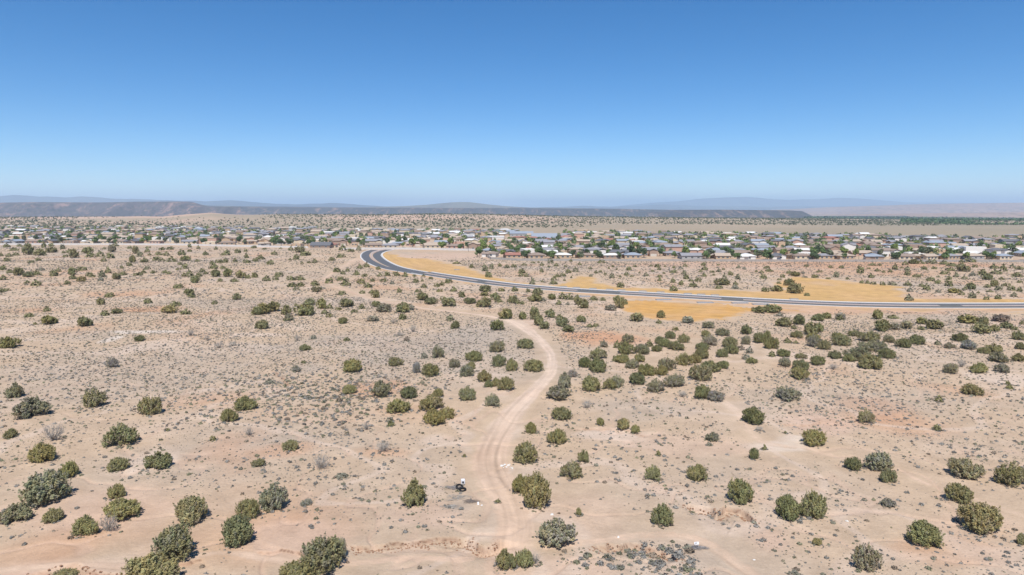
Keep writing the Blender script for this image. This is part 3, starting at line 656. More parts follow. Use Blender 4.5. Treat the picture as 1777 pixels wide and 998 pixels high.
A2 = """10,440,25,18;75,450,35,15;185,445,25,12;255,457,35,30;315,475,80,50,gs;345,495,60,35;375,492,50,30;293,520,52,40;250,522,25,15;143,487,45,28;50,520,60,32;15,532,30,20;115,553,55,32;535,527,48,28;600,507,60,35;610,457,55,40,d;665,468,60,25;720,457,40,35,gs;418,543,38,32;380,543,30,18;332,550,25,20;172,637,60,42;12,642,40,40;90,668,65,38;150,660,45,30;255,662,60,38;318,662,70,35;262,708,60,38;322,705,55,38;292,730,45,30,gs;423,700,62,40;435,742,80,42,gs;520,683,60,42;595,662,52,34;635,668,40,30,gs;630,700,75,35;572,607,55,42;613,620,40,28;645,600,30,25;605,760,55,34;775,573,45,38;728,580,45,26;855,587,38,28;703,627,48,32;762,636,42,26;865,635,40,25;915,632,50,32;965,615,30,18;985,632,45,30;1038,638,45,32;1102,634,28,20;1165,635,30,16;1215,653,36,22;735,685,60,38,o;815,668,38,22;895,672,52,30;950,688,40,24,s;782,712,62,42;1157,668,25,16;1113,678,40,34;1168,713,52,28;1255,705,42,34;1290,697,40,32;1335,680,55,38,d;998,745,40,34;1128,742,48,26,d;1275,740,45,26,o;1370,738,55,32;745,752,45,24;810,750,45,26;838,783,70,58,o;1155,800,90,55;1210,828,95,48;1335,845,110,65;1300,795,50,30;1425,778,52,48,d;1475,825,100,45;1590,740,90,48;1583,770,60,45,o;1585,850,110,70;1660,798,80,50;1680,812,60,25;1698,737,48,30,o;1758,810,45,42,o;1725,925,105,70,o;635,848,110,58;835,845,70,45;895,880,110,58,gs;1025,885,115,72;1075,865,60,45,s;742,857,50,34;582,865,45,26,o;692,880,48,24;1022,930,55,48;1345,938,60,40,gs;830,940,60,40,s;468,858,80,75,o;380,835,75,50;520,855,45,35;485,890,50,28;520,912,50,30,o;355,910,160,85;240,938,60,55,gs;222,900,75,70;130,880,105,70;60,900,130,75,o;290,838,28,24,o;
1495,578,42,28;1390,550,60,16,o;1585,600,50,50,gs;1605,628,38,30;1612,642,55,35;1632,583,38,40,gs;1687,567,32,25;1735,578,38,26,gs"""
A3 = """5,575,25,22;45,573,45,25;118,560,42,16;177,543,32,16;238,560,30,22;215,540,20,14;285,570,25,14;335,565,35,22;400,568,25,14;238,605,30,30;100,615,60,35;95,635,40,30;133,637,36,28;173,690,45,45,gs;243,673,22,14;298,545,45,40,gs;350,525,32,30;437,532,30,16;498,557,30,22;320,690,60,26;320,662,45,32;345,640,40,25;380,635,50,24;420,612,45,30;470,605,40,38,gs;393,663,20,16;440,645,18,16;568,582,28,18;573,635,28,22,gs;645,545,55,28;610,612,28,20;640,605,30,16;697,582,18,16;725,570,20,22;752,588,16,16;672,622,22,18;718,645,45,35,gs;775,640,22,16;835,593,42,34;875,570,28,22;817,628,40,26;855,637,28,18;908,612,18,14;953,632,38,28,gs;987,563,25,14;997,600,28,16;1030,573,42,32;1042,590,35,20;1082,568,18,16;1045,640,36,24;1043,665,30,25;1075,615,22,14;1142,612,60,22;1143,578,28,18;1190,585,40,22,s;1220,568,36,22;1222,535,25,14,s;1137,678,42,32;1192,693,38,34;1140,737,62,40;778,712,55,40;1210,618,36,28,gs;1225,653,45,38;1260,668,36,18;1308,670,50,36;1273,708,70,32;1345,560,36,26;1352,592,45,30;1325,605,32,18;1347,636,42,24;1405,608,36,20;1415,627,26,14;1450,605,36,28,gs;1448,558,26,14;1482,588,24,14;1490,660,36,50,gs;1530,627,42,30;1580,655,42,36,gs;1585,578,32,22,gs;1625,585,28,22,s;1480,698,115,45;1452,720,52,34;1563,722,52,30,s;1565,695,36,28;1755,650,48,38;1745,612,32,20;1708,602,22,14;1760,738,45,34;1768,580,25,18;
53,737,50,34;143,742,36,28;203,765,80,52;190,810,120,50;245,805,50,26,s;45,820,60,55;75,822,45,34;105,825,35,24;305,795,65,42;353,828,45,32;375,790,60,45;425,795,60,42;485,830,60,70;525,855,90,65;595,798,55,32;657,800,38,30;770,855,75,90;805,825,50,45;760,820,70,55;710,870,85,45,s;415,830,30,22,s;895,948,100,66;1053,920,72,54,o;180,930,85,95;15,925,50,70,d;105,930,70,55;300,917,85,55;505,948,75,48;360,925,60,30;1725,888,90,48;1688,875,40,35"""
A4 = """20,575,30,18;30,603,60,20;285,568,34,22;122,643,36,32;205,637,80,34;165,615,36,24;98,685,34,22;100,660,32,18;12,740,40,36;80,740,95,42;165,700,75,55;200,755,110,70;290,768,44,26;275,642,38,14,s;263,615,24,18,s;345,645,50,26,o;375,608,40,22;436,653,36,14,o;450,576,32,22;525,578,36,22;490,640,46,40,gs;568,655,28,18;655,613,50,52;645,575,25,18;728,645,42,32;735,562,60,16;788,560,30,18;713,583,26,16;772,600,42,20;815,608,28,18;860,606,34,22;893,588,42,42;938,578,26,16;975,605,45,40,gs;978,626,44,28;1040,642,55,26;1075,628,24,18,s;1092,588,42,26,d;1160,584,36,24;960,555,40,28;1020,552,80,35;1070,550,50,28;1130,550,60,30,gs;1160,543,36,28;1225,555,65,28;1280,567,70,22;1355,605,85,60;1440,573,38,26;1350,540,36,22;1405,540,80,34;1310,640,36,36,gs;1270,598,70,26;1235,622,65,30;1262,658,42,30;1258,703,55,48;1185,685,50,28;1135,667,56,32;1425,632,42,34,s;1370,650,40,18;1493,628,68,40;1570,583,60,30;1585,620,70,28;1635,600,50,50;1698,578,42,30,gs;1745,590,60,26;1525,660,85,44;1575,705,58,48;1525,712,50,26;1622,657,40,20;1727,640,75,30;1747,678,34,22;1655,703,56,28;1605,730,52,34,gs;1690,732,54,42;1745,738,40,34;1413,725,70,48;1370,725,34,20;1295,752,90,34,o;1350,762,38,28;1420,785,58,46,gs;1463,748,24,14;1520,795,42,28;1598,790,50,32,d;1705,775,46,34,gs;1543,742,46,14;980,700,58,32;995,740,42,30,s;987,803,60,44,gs;875,697,60,28,gs;1075,705,40,28;1108,727,58,40;1188,745,36,26,s;807,695,36,34;745,690,42,26;665,682,36,22;703,683,30,24;1188,640,26,14;
60,888,130,60;100,908,50,24,s;365,938,85,46;425,925,70,44,o;520,930,70,50,s;770,930,85,70;875,925,80,26"""
B1 = """335,58,105,62,o;578,72,100,70;240,55,32,18,o;60,222,122,85,o;958,170,68,45,d;1765,80,40,45;775,350,75,75,s;108,560,122,110,gs;655,625,155,135;205,700,240,135,gs;1025,675,150,130,o;1680,645,140,100;1565,722,115,90,o;80,830,90,60;370,860,170,120,b;825,888,220,145,g;1150,783,28,22,o;1457,850,48,36,o;1310,135,60,45,b;1500,220,75,50,b;1595,205,60,35,b;1420,160,40,35,b;1710,820,80,60,b"""
B2 = """65,88,95,65;235,30,70,35;615,50,75,42;1025,18,50,20;1350,25,40,25;1385,85,68,55,d;1670,100,100,80,d;1720,18,85,20,d;638,168,48,32;1050,168,45,32,r;352,232,75,42;343,320,38,24;680,385,135,100,o;968,342,95,65;1260,285,90,90,gs;1170,285,50,40,s;1120,385,60,80,s;1213,410,110,90;1370,350,75,65,gs;1510,310,115,75,d;1460,410,105,80,gs;1490,360,70,50;1675,245,110,80,gs;1680,345,105,90;1580,445,95,80,o;1610,485,60,55,d;1660,480,60,65,o;1730,505,110,95,o;295,380,70,45,s;105,458,60,30,s;1465,575,105,95;1640,618,105,90,gs;655,530,90,65,o;875,555,150,115,gs;1065,562,120,88,d;1265,550,70,60,o;985,662,150,90,o;1220,645,165,105,o;1235,745,145,110,o;1325,700,110,80,o;938,752,52,38,d;935,720,50,40,s;587,585,42,40,r;775,780,70,60,b;825,35,100,35,s;960,50,50,40,b;1095,110,60,60,b;1000,135,50,30,b;412,155,45,35,s;300,165,45,40,b"""
B3 = """215,65,85,80;265,88,85,55;380,68,100,60;420,110,100,48;507,42,75,40;563,75,48,25;608,70,44,30;1040,48,42,26;1247,50,100,50,s;1375,85,85,52,gs;1153,95,44,32,o;1480,135,95,55,gs;1637,125,90,68,d;1360,140,65,50;1390,200,105,75,gs;1735,185,85,80;128,222,110,70;665,212,60,50,gs;825,178,85,58,gs;750,215,45,50;810,262,105,95;625,295,115,80;535,350,90,75,d;615,385,125,100,d;975,205,55,45;1045,190,75,55,d;1085,210,85,60;1120,152,75,50;1155,232,105,60;1208,182,80,68;1025,240,75,45;930,262,110,70,gs;910,315,80,65,o;790,318,95,60,o;745,305,50,45;860,358,100,65,gs;1640,192,70,65,gs;1525,210,95,72;1537,258,95,68,d;1600,232,50,42,r;1660,250,50,45,s;1635,295,60,42,s;1672,322,72,42;1468,280,85,60;1335,230,95,50;1335,290,100,70;1290,320,85,65,o;1210,335,115,85,o;1395,385,135,85,d;1320,440,150,110;1480,355,85,55;1090,365,130,80,gs;955,405,115,80,o;1055,403,90,70,o;890,465,115,85,d;1145,480,130,90,gs;1020,522,115,98,gs;185,380,130,85,o;30,375,80,95;390,490,110,110,gs;450,415,55,55,s;350,575,190,90,gs;567,512,140,105;700,500,90,80,o;755,488,90,90,gs;1200,555,80,50,b;1340,565,115,105;1435,582,110,75,s;1685,738,165,120,d;545,630,80,60,b;375,708,125,85;163,800,88,85,o;345,875,125,110;638,745,55,60,o;798,773,95,85,o;880,798,62,65,o;1410,855,100,65,gs;1385,885,40,30,s;1730,790,60,45,b"""
B4 = """120,75,115,65;235,60,95,75,d;370,35,90,50;200,85,42,30;515,25,55,30;220,148,75,50;315,130,115,90;370,108,75,65;155,182,55,35;210,185,40,20;335,210,95,85,gs;410,228,80,70;330,160,90,50,o;50,275,52,40;132,278,90,55;15,170,50,80;45,225,100,85;480,135,45,28;530,205,120,75;510,160,90,45;475,290,95,58;617,138,90,45;722,175,130,75;810,105,115,80,d;890,92,80,50,s;980,88,90,60,gs;1075,55,90,50;1072,92,50,28;1170,92,125,70;855,180,75,52,gs;950,215,105,65;1035,192,115,65,d;810,210,55,35;1183,195,45,32,gs;1262,220,80,42,gs;1340,175,118,62,d;1400,230,120,65,s;1390,55,150,60,o;1490,122,120,75;1500,60,80,60;1575,105,75,48;1620,42,130,50,r;1655,85,90,45;1710,92,50,30;1740,165,85,70;1765,55,35,38;1755,228,70,55,d;1500,255,90,45,o;1565,250,110,62,o;1605,320,140,72,gs;1735,308,95,55,o;635,305,180,90,gs;835,288,130,72,d;730,240,180,55,gs;720,362,170,100;580,310,80,55;250,290,80,40;255,370,110,80;235,432,125,85,o;140,345,85,65,gs;360,332,95,65;470,365,80,45,b;155,580,170,95,gs;1278,390,100,70,gs;1350,350,80,55,b;1475,390,110,68,o;1622,385,90,65,gs;1665,465,35,28,o;1678,495,50,30,o;1412,538,130,72,o;1190,585,55,45,o;695,732,105,100;333,885,150,112,o;1180,782,60,42;378,778,16,22;142,800,24,18"""
C1 = """290,135,185,125,o;480,243,120,110,o;300,430,320,210,gs;100,553,215,125,gs;810,198,130,95,o;1080,185,190,115;800,383,115,105,o;830,525,230,135,o;362,548,125,95;590,635,155,140;745,620,150,120,b;1320,550,235,180;1705,522,150,140;1625,705,245,215,d;1205,805,290,245;1030,1000,360,215,o;440,960,165,95"""
C2 = """255,57,130,75;40,163,85,58;465,190,150,110,b;893,72,125,80,b;145,468,205,190,gs;1445,100,24,28,o;1102,435,195,190,o;480,900,290,265;300,1000,260,160;590,790,90,150,gs;1720,870,155,140,o;1675,415,42,28;605,245,90,30,s;360,435,75,45,s"""
C3 = """125,138,180,140;520,138,85,90,o;440,250,150,120;200,445,200,240,o;90,345,120,130,o;1037,90,35,35,o;1690,113,80,82,d;1762,52,35,38;1003,263,110,108;1305,265,135,125;1592,415,180,175;1065,568,140,155,d;493,500,48,58,o;345,715,285,190,gs;20,870,85,110;120,850,130,120;190,840,90,90,b"""
C4 = """610,190,110,92,d;785,190,200,115,gs;845,278,110,95;155,530,180,185;330,515,180,190;1385,250,210,140,gs;1690,300,200,160;1325,410,180,130;1465,610,260,195,o;1080,700,240,160,d;690,865,190,175,gs;1755,700,70,85;358,700,65,45,o;205,915,80,35,s;850,445,100,60,s"""
JL = rd(A1, 0, 320) + rd(A2, 440, 320) + rd(A3, 880, 320) + rd(A4, 1327, 320) + rd(B1, 0, 550) + rd(B2, 440, 550) + rd(B3, 880, 550) + rd(B4, 1327, 550) + rd(C1, 0, 768) + rd(C2, 440, 768) + rd(C3, 880, 768) + rd(C4, 1327, 768)
JL = [j for j in JL if j[1] > 426]
jp = np.array([j[:4] for j in JL])
foot = jp[:, 1] - jp[:, 2] * 0.10                                   # the stem stands a little behind the front skirt
JX, JY, JZ = ground_at(jp[:, 0], foot)
JW = jp[:, 2] * JY / FPX; JH = jp[:, 3] * JY / FPX

# words that single a shrub out: its look, the belt of ground it stands on, its count along that belt
def nth(n):
    w = {1: 'first', 2: 'second', 3: 'third', 4: 'fourth', 5: 'fifth', 6: 'sixth', 7: 'seventh', 8: 'eighth', 9: 'ninth', 10: 'tenth'}
    if n in w: return w[n]
    return f"{n}{'th' if 10 < n % 100 < 14 else {1: 'st', 2: 'nd', 3: 'rd'}.get(n % 10, 'th')}"
BELTS = [(945, 2000, 'at the very bottom edge'), (900, 945, 'beside the lower sandy wash'), (862, 900, 'before the dumped tyres'), (820, 862, 'level with the dumped tyres'),
         (783, 820, 'level with the pale rubble'), (745, 783, 'by the white sand patch'), (715, 745, 'level with the track bend'), (690, 715, 'beyond the track bend'),
         (672, 690, 'where the track narrows'), (655, 672, 'just beyond the narrow track'), (638, 655, 'level with the track kink'), (620, 638, 'in the mid thicket'), (603, 620, 'behind the mid thicket'),
         (588, 603, 'by the reddish patch'), (574, 588, 'behind the reddish patch'), (562, 574, 'level with the track fork'), (550, 562, 'at the lower ochre edge'),
         (538, 550, 'by the lower ochre slope'), (526, 538, 'on the roadside sand'), (514, 526, 'by the road middle'), (502, 514, 'by the upper road'),
         (490, 502, 'level with the ochre mound'), (478, 490, 'behind the ochre mound'), (466, 478, 'level with the road curve'), (454, 466, 'near the road curve top'), (442, 454, 'below the town edge'), (420, 442, 'along the town wall')]
TRK_Y = np.array([440, 475, 500, 520, 545, 565, 600, 640, 660, 700, 760, 800, 860, 900, 1000], float)
TRK_X = np.array([640, 560, 590, 640, 820, 905, 950, 955, 935, 895, 860, 855, 880, 893, 890], float)
LOOK = {'g': 'green', 'o': 'olive green', 'd': 'dark green', 's': 'silvery grey', 'r': 'brownish', 'gs': 'grey-green', 'b': 'bare grey'}
def place_labels(items, noun, words):
    """items: (index, px, py, look); counts outward from the dirt track inside one belt and side"""
    out = {}; cells = {}
    for it in items:
        b = next(i for i, (a, c, _) in enumerate(BELTS) if a <= it[2] < c)
        tx = float(np.interp(it[2], TRK_Y, TRK_X)); side = 'left' if it[1] < tx else 'right'
        cells.setdefault((b, side), []).append((abs(it[1] - tx), it))
    for (b, side), L in cells.items():
        L.sort(key=lambda q: q[0])
        for n, (_, it) in enumerate(L, 1):
            out[it[0]] = f"{it[3]} {noun} {BELTS[b][2]}, {nth(n)} {side} of the {'dirt track' if b < 20 else 'dirt path'}"
    return out
bare_i = [i for i, j in enumerate(JL) if j[4] == 'b']
jun_i = sorted([i for i, j in enumerate(JL) if j[4] != 'b'], key=lambda i: -JL[i][2] * JL[i][3])
ind, rest = jun_i[:300], jun_i[300:]
def look(i):
    w_, h_ = JW[i], JH[i]; s = 'small' if w_ < 2.2 else ('large' if w_ > 4.3 else 'mid-sized')
    return f"{s} {LOOK[JL[i][4]]}"
LB = place_labels([(i, JL[i][0], JL[i][1], look(i)) for i in ind], 'juniper', 0)
rj = random.Random(5)
for i in ind:
    px, py, wpx, hpx, tone = JL[i]
    near = JY[i] < 215
    P = JUN_N if near else JUN_M
    k = rj.randrange(len(P)) if tone not in ('gs', 's') else (rj.choice((3, 5, 7, 10)) if near else 2)
    if near and tone == 'd': k = rj.choice((2, 6, 0, 11))
    sw = JW[i] / 4.1; sh = JH[i] / (3.05 if near else 3.0)
    sh = max(sh * 0.93, sw * .5)
    t = bpy.data.objects.new('juniper', None); COL.objects.link(t)
    t.location = (JX[i], JY[i], JZ[i] - .03); t.rotation_euler = (0, 0, rj.uniform(0, 6.28)); t.scale = (sw, sw, sh)
    tag(t, LB[i], 'juniper', 'junipers on the desert flat')
    c = link('crown', P[k][0], t); f = rj.uniform(.88, 1.12); a, b, g = TINT[tone]; c.color = (a * f * rj.uniform(.95, 1.06), b * f, g * f * rj.uniform(.92, 1.1), 1)
    link('trunk', P[k][1], t)
LB = place_labels([(i, JL[i][0], JL[i][1], 'bare') for i in bare_i], 'grey leafless shrub', 0)
for i in bare_i:
    o = link('bare_shrub', rj.choice(BARE), None, (JX[i], JY[i], JZ[i]), rj.uniform(0, 6.28), (JW[i] / 1.9, JW[i] / 1.9, JH[i] / .95))
    tag(o, LB[i], 'shrub', 'leafless shrubs')

# ------------------------------------------------------------------ scattering: many copies of a few prototypes in one mesh
def proto_cards(sd, n, shape='dome', leaf=.3):
    r = np.random.default_rng(sd); P = r.normal(size=(n, 3)); P /= np.linalg.norm(P, axis=1)[:, None]
    P[:, 2] = np.abs(P[:, 2]); P *= (r.uniform(.35, 1, n) ** .5)[:, None]; P *= np.array((1, 1, 1.0))
    ax = P / (np.linalg.norm(P, axis=1)[:, None] + 1e-9) + np.array((0, 0, .5))
    v, f = cards(P * .85, leaf, ax, .5, r, 1.6, ax); return v, f, np.repeat(r.uniform(.75, 1.2, n), 4)
def scatter(name, X, Y, Z, R, H, C, protos, mtl, flip=None):
    n = len(X); pick = rng.integers(0, len(protos), n); rot = rng.uniform(0, 6.28, n); VV = []; FF = []; CC = []; nb = 0
    for k, (v, f, tn) in enumerate(protos):
        q = np.nonzero(pick == k)[0]
        if not len(q): continue
        ca, sa = np.cos(rot[q])[:, None], np.sin(rot[q])[:, None]
        vx = (v[None, :, 0] * ca - v[None, :, 1] * sa) * R[q][:, None] + X[q][:, None]
        vy = (v[None, :, 0] * sa + v[None, :, 1] * ca) * R[q][:, None] + Y[q][:, None]
        vz = v[None, :, 2] * H[q][:, None] + Z[q][:, None]
        VV.append(np.stack([vx, vy, vz], -1).reshape(-1, 3))
        FF.append((f[None] + (np.arange(len(q)) * len(v))[:, None, None]).reshape(-1, f.shape[1]) + nb); nb += len(q) * len(v)
        CC.append((C[q][:, None, :] * tn[None, :, None]).reshape(-1, 3))
    return link(name, mesh_np(name, np.vstack(VV), np.vstack(FF), [mtl], np.vstack(CC)))
P40 = [proto_cards(400 + i, 44, leaf=.34) for i in range(5)]; P16 = [proto_cards(410 + i, 18, leaf=.5) for i in range(5)]
P8 = [proto_cards(420 + i, 8, leaf=.8) for i in range(5)]; P5 = [proto_cards(430 + i, 5, leaf=.95) for i in range(5)]; P60 = [proto_cards(440 + i, 60, leaf=.3) for i in range(4)]

# the junipers too many and small to stand alone
if rest:
    q = np.array(rest); tt = np.array([TINT[JL[i][4]] for i in rest])
    o = scatter('juniper_scrub', JX[q], JY[q], JZ[q], JW[q] * .62, JH[q] * 1.15, tt * .66, P60, M_SAGE)  # tints darkened: the self-shadow these sparse crowns lack is put into the colour
    o.color = (1, 1, 1, 1); tag(o, 'small junipers dotting the ground between road and town', 'junipers', kind='stuff')

# sagebrush and bunch grass
def dens(x, y, px, py):
    n = fbm(x, y, 11, 4, 71.0); n2 = fbm(x, y, 45, 3, 72.0)
    d = 0.30 + 0.5 * np.clip(n2 + .15, 0, 1) + 0.45 * np.clip(n, -.3, 1)
    for bx, by, rx, ry, s in DB:
        d = d + s * np.exp(-(((px - bx) / rx) ** 2 + ((py - by) / ry) ** 2) ** 1.5)
    return d
DB = [(300, 640, 300, 70, .45), (560, 690, 150, 45, .5), (760, 600, 160, 40, .3), (1180, 965, 150, 30, 1.1), (1000, 585, 60, 30, .6), (1480, 680, 250, 50, .25), (1560, 760, 240, 60, .1), (1380, 650, 60, 14, .6), (700, 660, 80, 14, .3),
      (400, 540, 500, 25, .3), (1480, 570, 260, 12, .5), (740, 520, 200, 20, .25), (150, 900, 230, 80, -.2), (470, 960, 330, 60, -.25), (1000, 860, 130, 80, -.15), (1350, 900, 120, 70, -.25), (1330, 780, 100, 25, -.3), (1080, 740, 80, 30, -.2),
      (1650, 900, 170, 80, -.2), (850, 700, 80, 60, -.4), (1180, 600, 180, 50, -.35), (1480, 620, 200, 25, -.15), (700, 860, 170, 90, .2), (870, 905, 100, 50, -.2), (1300, 930, 200, 60, .2), (1620, 472, 300, 20, -.1), (1150, 475, 300, 20, .0)]
excl = np.maximum(track_e, seed_e)
# look-up of excluded ground through a coarse grid
GXs, GYs, GC = -520.0, 40.0, 1.5; gw, gh = int(1040 / GC), int(640 / GC)
egrid = np.zeros((gw, gh)); m = near_idx[excl[near_idx] > .02]
gi = ((GV[m, 0] - GXs) / GC).astype(int); gj = ((GV[m, 1] - GYs) / GC).astype(int); ok = (gi >= 0) & (gi < gw) & (gj >= 0) & (gj < gh)
np.maximum.at(egrid, (gi[ok], gj[ok]), excl[m[ok]])
for _ in range(3):
    egrid[:, 1:] = np.maximum(egrid[:, 1:], egrid[:, :-1] * .97)
egrid[1:] = np.maximum(egrid[1:], egrid[:-1] * .97); egrid[:-1] = np.maximum(egrid[:-1], egrid[1:] * .97)
def blocked(x, y, lim=.35):
    i = ((x - GXs) / GC).astype(int); j = ((y - GYs) / GC).astype(int); ok = (i >= 0) & (i < gw) & (j >= 0) & (j < gh)
    r = np.zeros(len(x), bool); r[ok] = egrid[i[ok], j[ok]] > lim
    d, _, _ = dist_poly(x, y, ROAD[::3]); d2, _, _ = dist_poly(x, y, OUTR[::3]); return r | (d < 10) | (d2 < 7)
def sample(n, y0, y1, base):
    y = np.sqrt(rng.uniform(y0 ** 2, y1 ** 2, n)); x = rng.uniform(-.83, .83, n) * y
    px, py = to_px(x, y, np.zeros(n)); p = dens(x, y, px, py) * base
    k = rng.uniform(0, 1, n) < p; x, y, px, py = x[k], y[k], px[k], py[k]
    k = ~blocked(x, y); return x[k], y[k], px[k], py[k]
def sage_col(n, x, y):
    t = rng.uniform(0, 1, n); g = fbm(x, y, 30, 3, 81.0)
    c = np.tile(np.array((0.275, 0.262, 0.235)), (n, 1))
    c = lerp(c, np.array((0.245, 0.24, 0.15)), (t < .28 + g * .3) * rng.uniform(.5, 1, n))
    c = lerp(c, np.array((0.30, 0.24, 0.18)), (t > .86) * 1.0)
    return c * rng.uniform(.75, 1.25, (n, 1))
sx, sy, spx, spy = sample(52000, 68, 165, .62)
sz = terrain(sx, sy)
big = rng.uniform(0, 1, len(sx)); R = .13 + .36 * big ** 3.0; H = R * rng.uniform(.7, 1.1, len(sx)); C = sage_col(len(sx), sx, sy)
lush = np.exp(-(((spx - 1180) / 150) ** 2 + ((spy - 965) / 34) ** 2)) + .5 * np.exp(-(((spx - 560) / 150) ** 2 + ((spy - 690) / 50) ** 2))
R = R * (1 + 1.6 * lush * rng.uniform(.2, 1, len(R))); H = H * (1 + .7 * lush)
vis = (spx > 5) & (spx < 1772) & (spy < 994) & (spy > 560)
app = np.where(vis, R / sy, 0); order = np.argsort(-app); top = order[:300]; low = order[300:]
SAGE = []
for i in range(6):
    v, f, tn = proto_cards(500 + i, 60, leaf=.3); SAGE.append(mesh_np('sagebrush', v, f, [M_SAGE], np.repeat(tn[:, None], 3, 1)))
LB = place_labels([(int(i), float(spx[i]), float(min(spy[i], 1990)), 'low') for i in top], 'grey sagebrush clump', 0)
for i in top:
    o = link('sagebrush', SAGE[rj.randrange(6)], None, (sx[i], sy[i], sz[i] - .02), rj.uniform(0, 6.28), (R[i], R[i], H[i] * 1.05))
    o.color = (*C[i], 1); tag(o, LB[int(i)], 'sagebrush', 'sagebrush clumps on the sand')
ji = np.array([i for i in range(len(JL)) if JY[i] < 260]); ji = np.repeat(ji, 16); ja = rng.uniform(0, 6.28, len(ji)); jr = JW[ji] * rng.uniform(.38, .72, len(ji))
kx, ky = JX[ji] + np.cos(ja) * jr, JY[ji] + np.sin(ja) * jr; kR = rng.uniform(.1, .32, len(ji))
tag(scatter('skirt_grass', kx, ky, terrain(kx, ky) - .02, kR, kR * .8, sage_col(len(ji), kx, ky), P16, M_SAGE), 'dry grass and litter gathered under the junipers', 'ground cover', kind='stuff')
a = low[app[low] > np.quantile(app[low], .75)]; b = np.setdiff1d(low, a)
s2 = sample(150000, 165, 300, .56); s3 = sample(170000, 300, 520, .45)
parts = [scatter('sage_cover', sx[a], sy[a], sz[a] - .02, R[a], H[a], C[a], P16, M_SAGE), scatter('bunch_grass', sx[b], sy[b], sz[b] - .02, R[b], H[b], C[b], P8, M_SAGE)]
for nm, s_, pr, r0 in (('desert_scrub', s2, P8, .27), ('far_scrub', s3, P5, .42)):
    x, y = s_[0], s_[1]; n = len(x); rr_ = r0 * (.5 + rng.uniform(0, 1, n) ** 2); parts.append(scatter(nm, x, y, terrain(x, y) - .02, rr_, rr_ * .8, sage_col(n, x, y) * .92, pr, M_SAGE))
for o in parts: tag(o, 'low sage and grass tufts covering the desert floor', 'ground cover', kind='stuff')
x, y, px, py = sample(90000, 500, 760, .5); k = (py > np.interp(px, [0, 450, 800, 850, 900], [427, 431, 437, 450, 456])) & ~((px > 640) & (px < 860) & (py < 446)); x, y = x[k], y[k]; n = len(x)
rr_ = .5 * (.5 + rng.uniform(0, 1, n) ** 2); o = scatter('far_scrub', x, y, terrain(x, y) - .02, rr_, rr_ * .8, sage_col(n, x, y) * .92, P5, M_SAGE); tag(o, 'low sage and grass tufts near the town wall', 'ground cover', kind='stuff')
# seedlings and litter specks close by
x, y, px, py = sample(30000, 68, 125, .8); n = len(x); rr_ = rng.uniform(.04, .11, n)
tag(scatter('dry_weeds', x, y, terrain(x, y), rr_, rr_ * .9, sage_col(n, x, y), P5, M_SAGE), kind='stuff')

# far junipers beyond the town, and the river woods
def dots(name, X, Y, w0, h0, col, label):
    Z = terrain(X, Y); n = len(X); s = rng.uniform(.6, 1.3, n) * (1 + sstep(2000, 5000, Y) * .5)
    o = scatter(name, X, Y, Z - .3, w0 * s, h0 * s, np.array(col) * rng.uniform(.8, 1.2, (n, 1)), P8, M_SAGE); tag(o, label, 'trees', kind='stuff')
n = 90000; Y = rng.uniform(1080 ** .5, 6400 ** .5, n) ** 2; X = rng.uniform(-.84, .84, n) * Y; px = CX + FPX * X / Y
pr = .32 + .55 * fbm(X, Y, 350, 4, 91.0) + .45 * sstep(1500, 2300, Y) - .75 * sstep(900, 1150, px) * (1 - sstep(1500, 1900, Y)) - .9 * (Y < 1350) - .8 * sstep(60, 200, px) * (1 - sstep(400, 520, px)) * sstep(1900, 2300, Y) * (Y < 3200)
k = rng.uniform(0, 1, n) < pr * .62
dots('distant_junipers', X[k], Y[k], 2.5, 3.2, (.15, .16, .10), 'dark junipers speckling the plain beyond the town')
n = 5200; Y = rng.uniform(4700, 5900, n); X = (rng.uniform(1395, 1900, n) - CX) / FPX * Y; k = (np.abs(Y - 5350 - 350 * fbm(X, Y * 0, 700, 3, 93.0)) < 330)
dots('river_woodland', X[k], Y[k], 9, 9, (.12, .17, .09), 'green woods along the far river')
n = 2600; Y = rng.uniform(2000, 3400, n); X = (rng.uniform(1560, 1900, n) - CX) / FPX * Y; k = fbm(X, Y, 240, 3, 94.0) > .02
dots('river_woodland', X[k], Y[k], 5, 6, (.13, .19, .085), 'green woods beyond the right end of town')

# ------------------------------------------------------------------ the town
def cmat(n, c, **k): return mat(n, c, **k)
STUCCO = [('tan', cmat('tan_stucco', (.50, .37, .25), noise=.06)), ('cream', cmat('cream_stucco', (.62, .52, .38), noise=.06)), ('white', cmat('white_stucco', (.72, .69, .64), noise=.05)),
          ('brown', cmat('brown_stucco', (.36, .26, .2), noise=.06)), ('pinkish', cmat('pink_stucco', (.52, .34, .26), noise=.06)), ('grey', cmat('grey_siding', (.38, .37, .36), noise=.05))]
ROOFS = [('grey', cmat('grey_shingle', (.27, .265, .28), noise=.15, nscale=2)), ('brown', cmat('brown_shingle', (.28, .215, .175), noise=.15, nscale=2)), ('pale', cmat('pale_roof', (.64, .62, .58), noise=.06)),
         ('charcoal', cmat('charcoal_shingle', (.14, .14, .15), noise=.15, nscale=2)), ('tan', cmat('tan_shingle', (.43, .345, .27), noise=.12, nscale=2)), ('blue-grey', cmat('blue_grey_metal', (.30, .33, .37), rough=.5)),
         ('red', cmat('red_tile', (.33, .16, .125), noise=.15, nscale=2)), ('white', cmat('white_membrane', (.66, .65, .63)))]
M_GLASS = mat('window_glass', (.04, .05, .06), .12, spec=.5); M_FRAME = mat('white_window_frame', (.7, .7, .68)); M_DOOR = mat('garage_door_paint', (.60, .55, .48)); M_DOOR2 = mat('front_door_paint', (.20, .10, .06))
SM = dict(STUCCO); RM = dict(ROOFS)
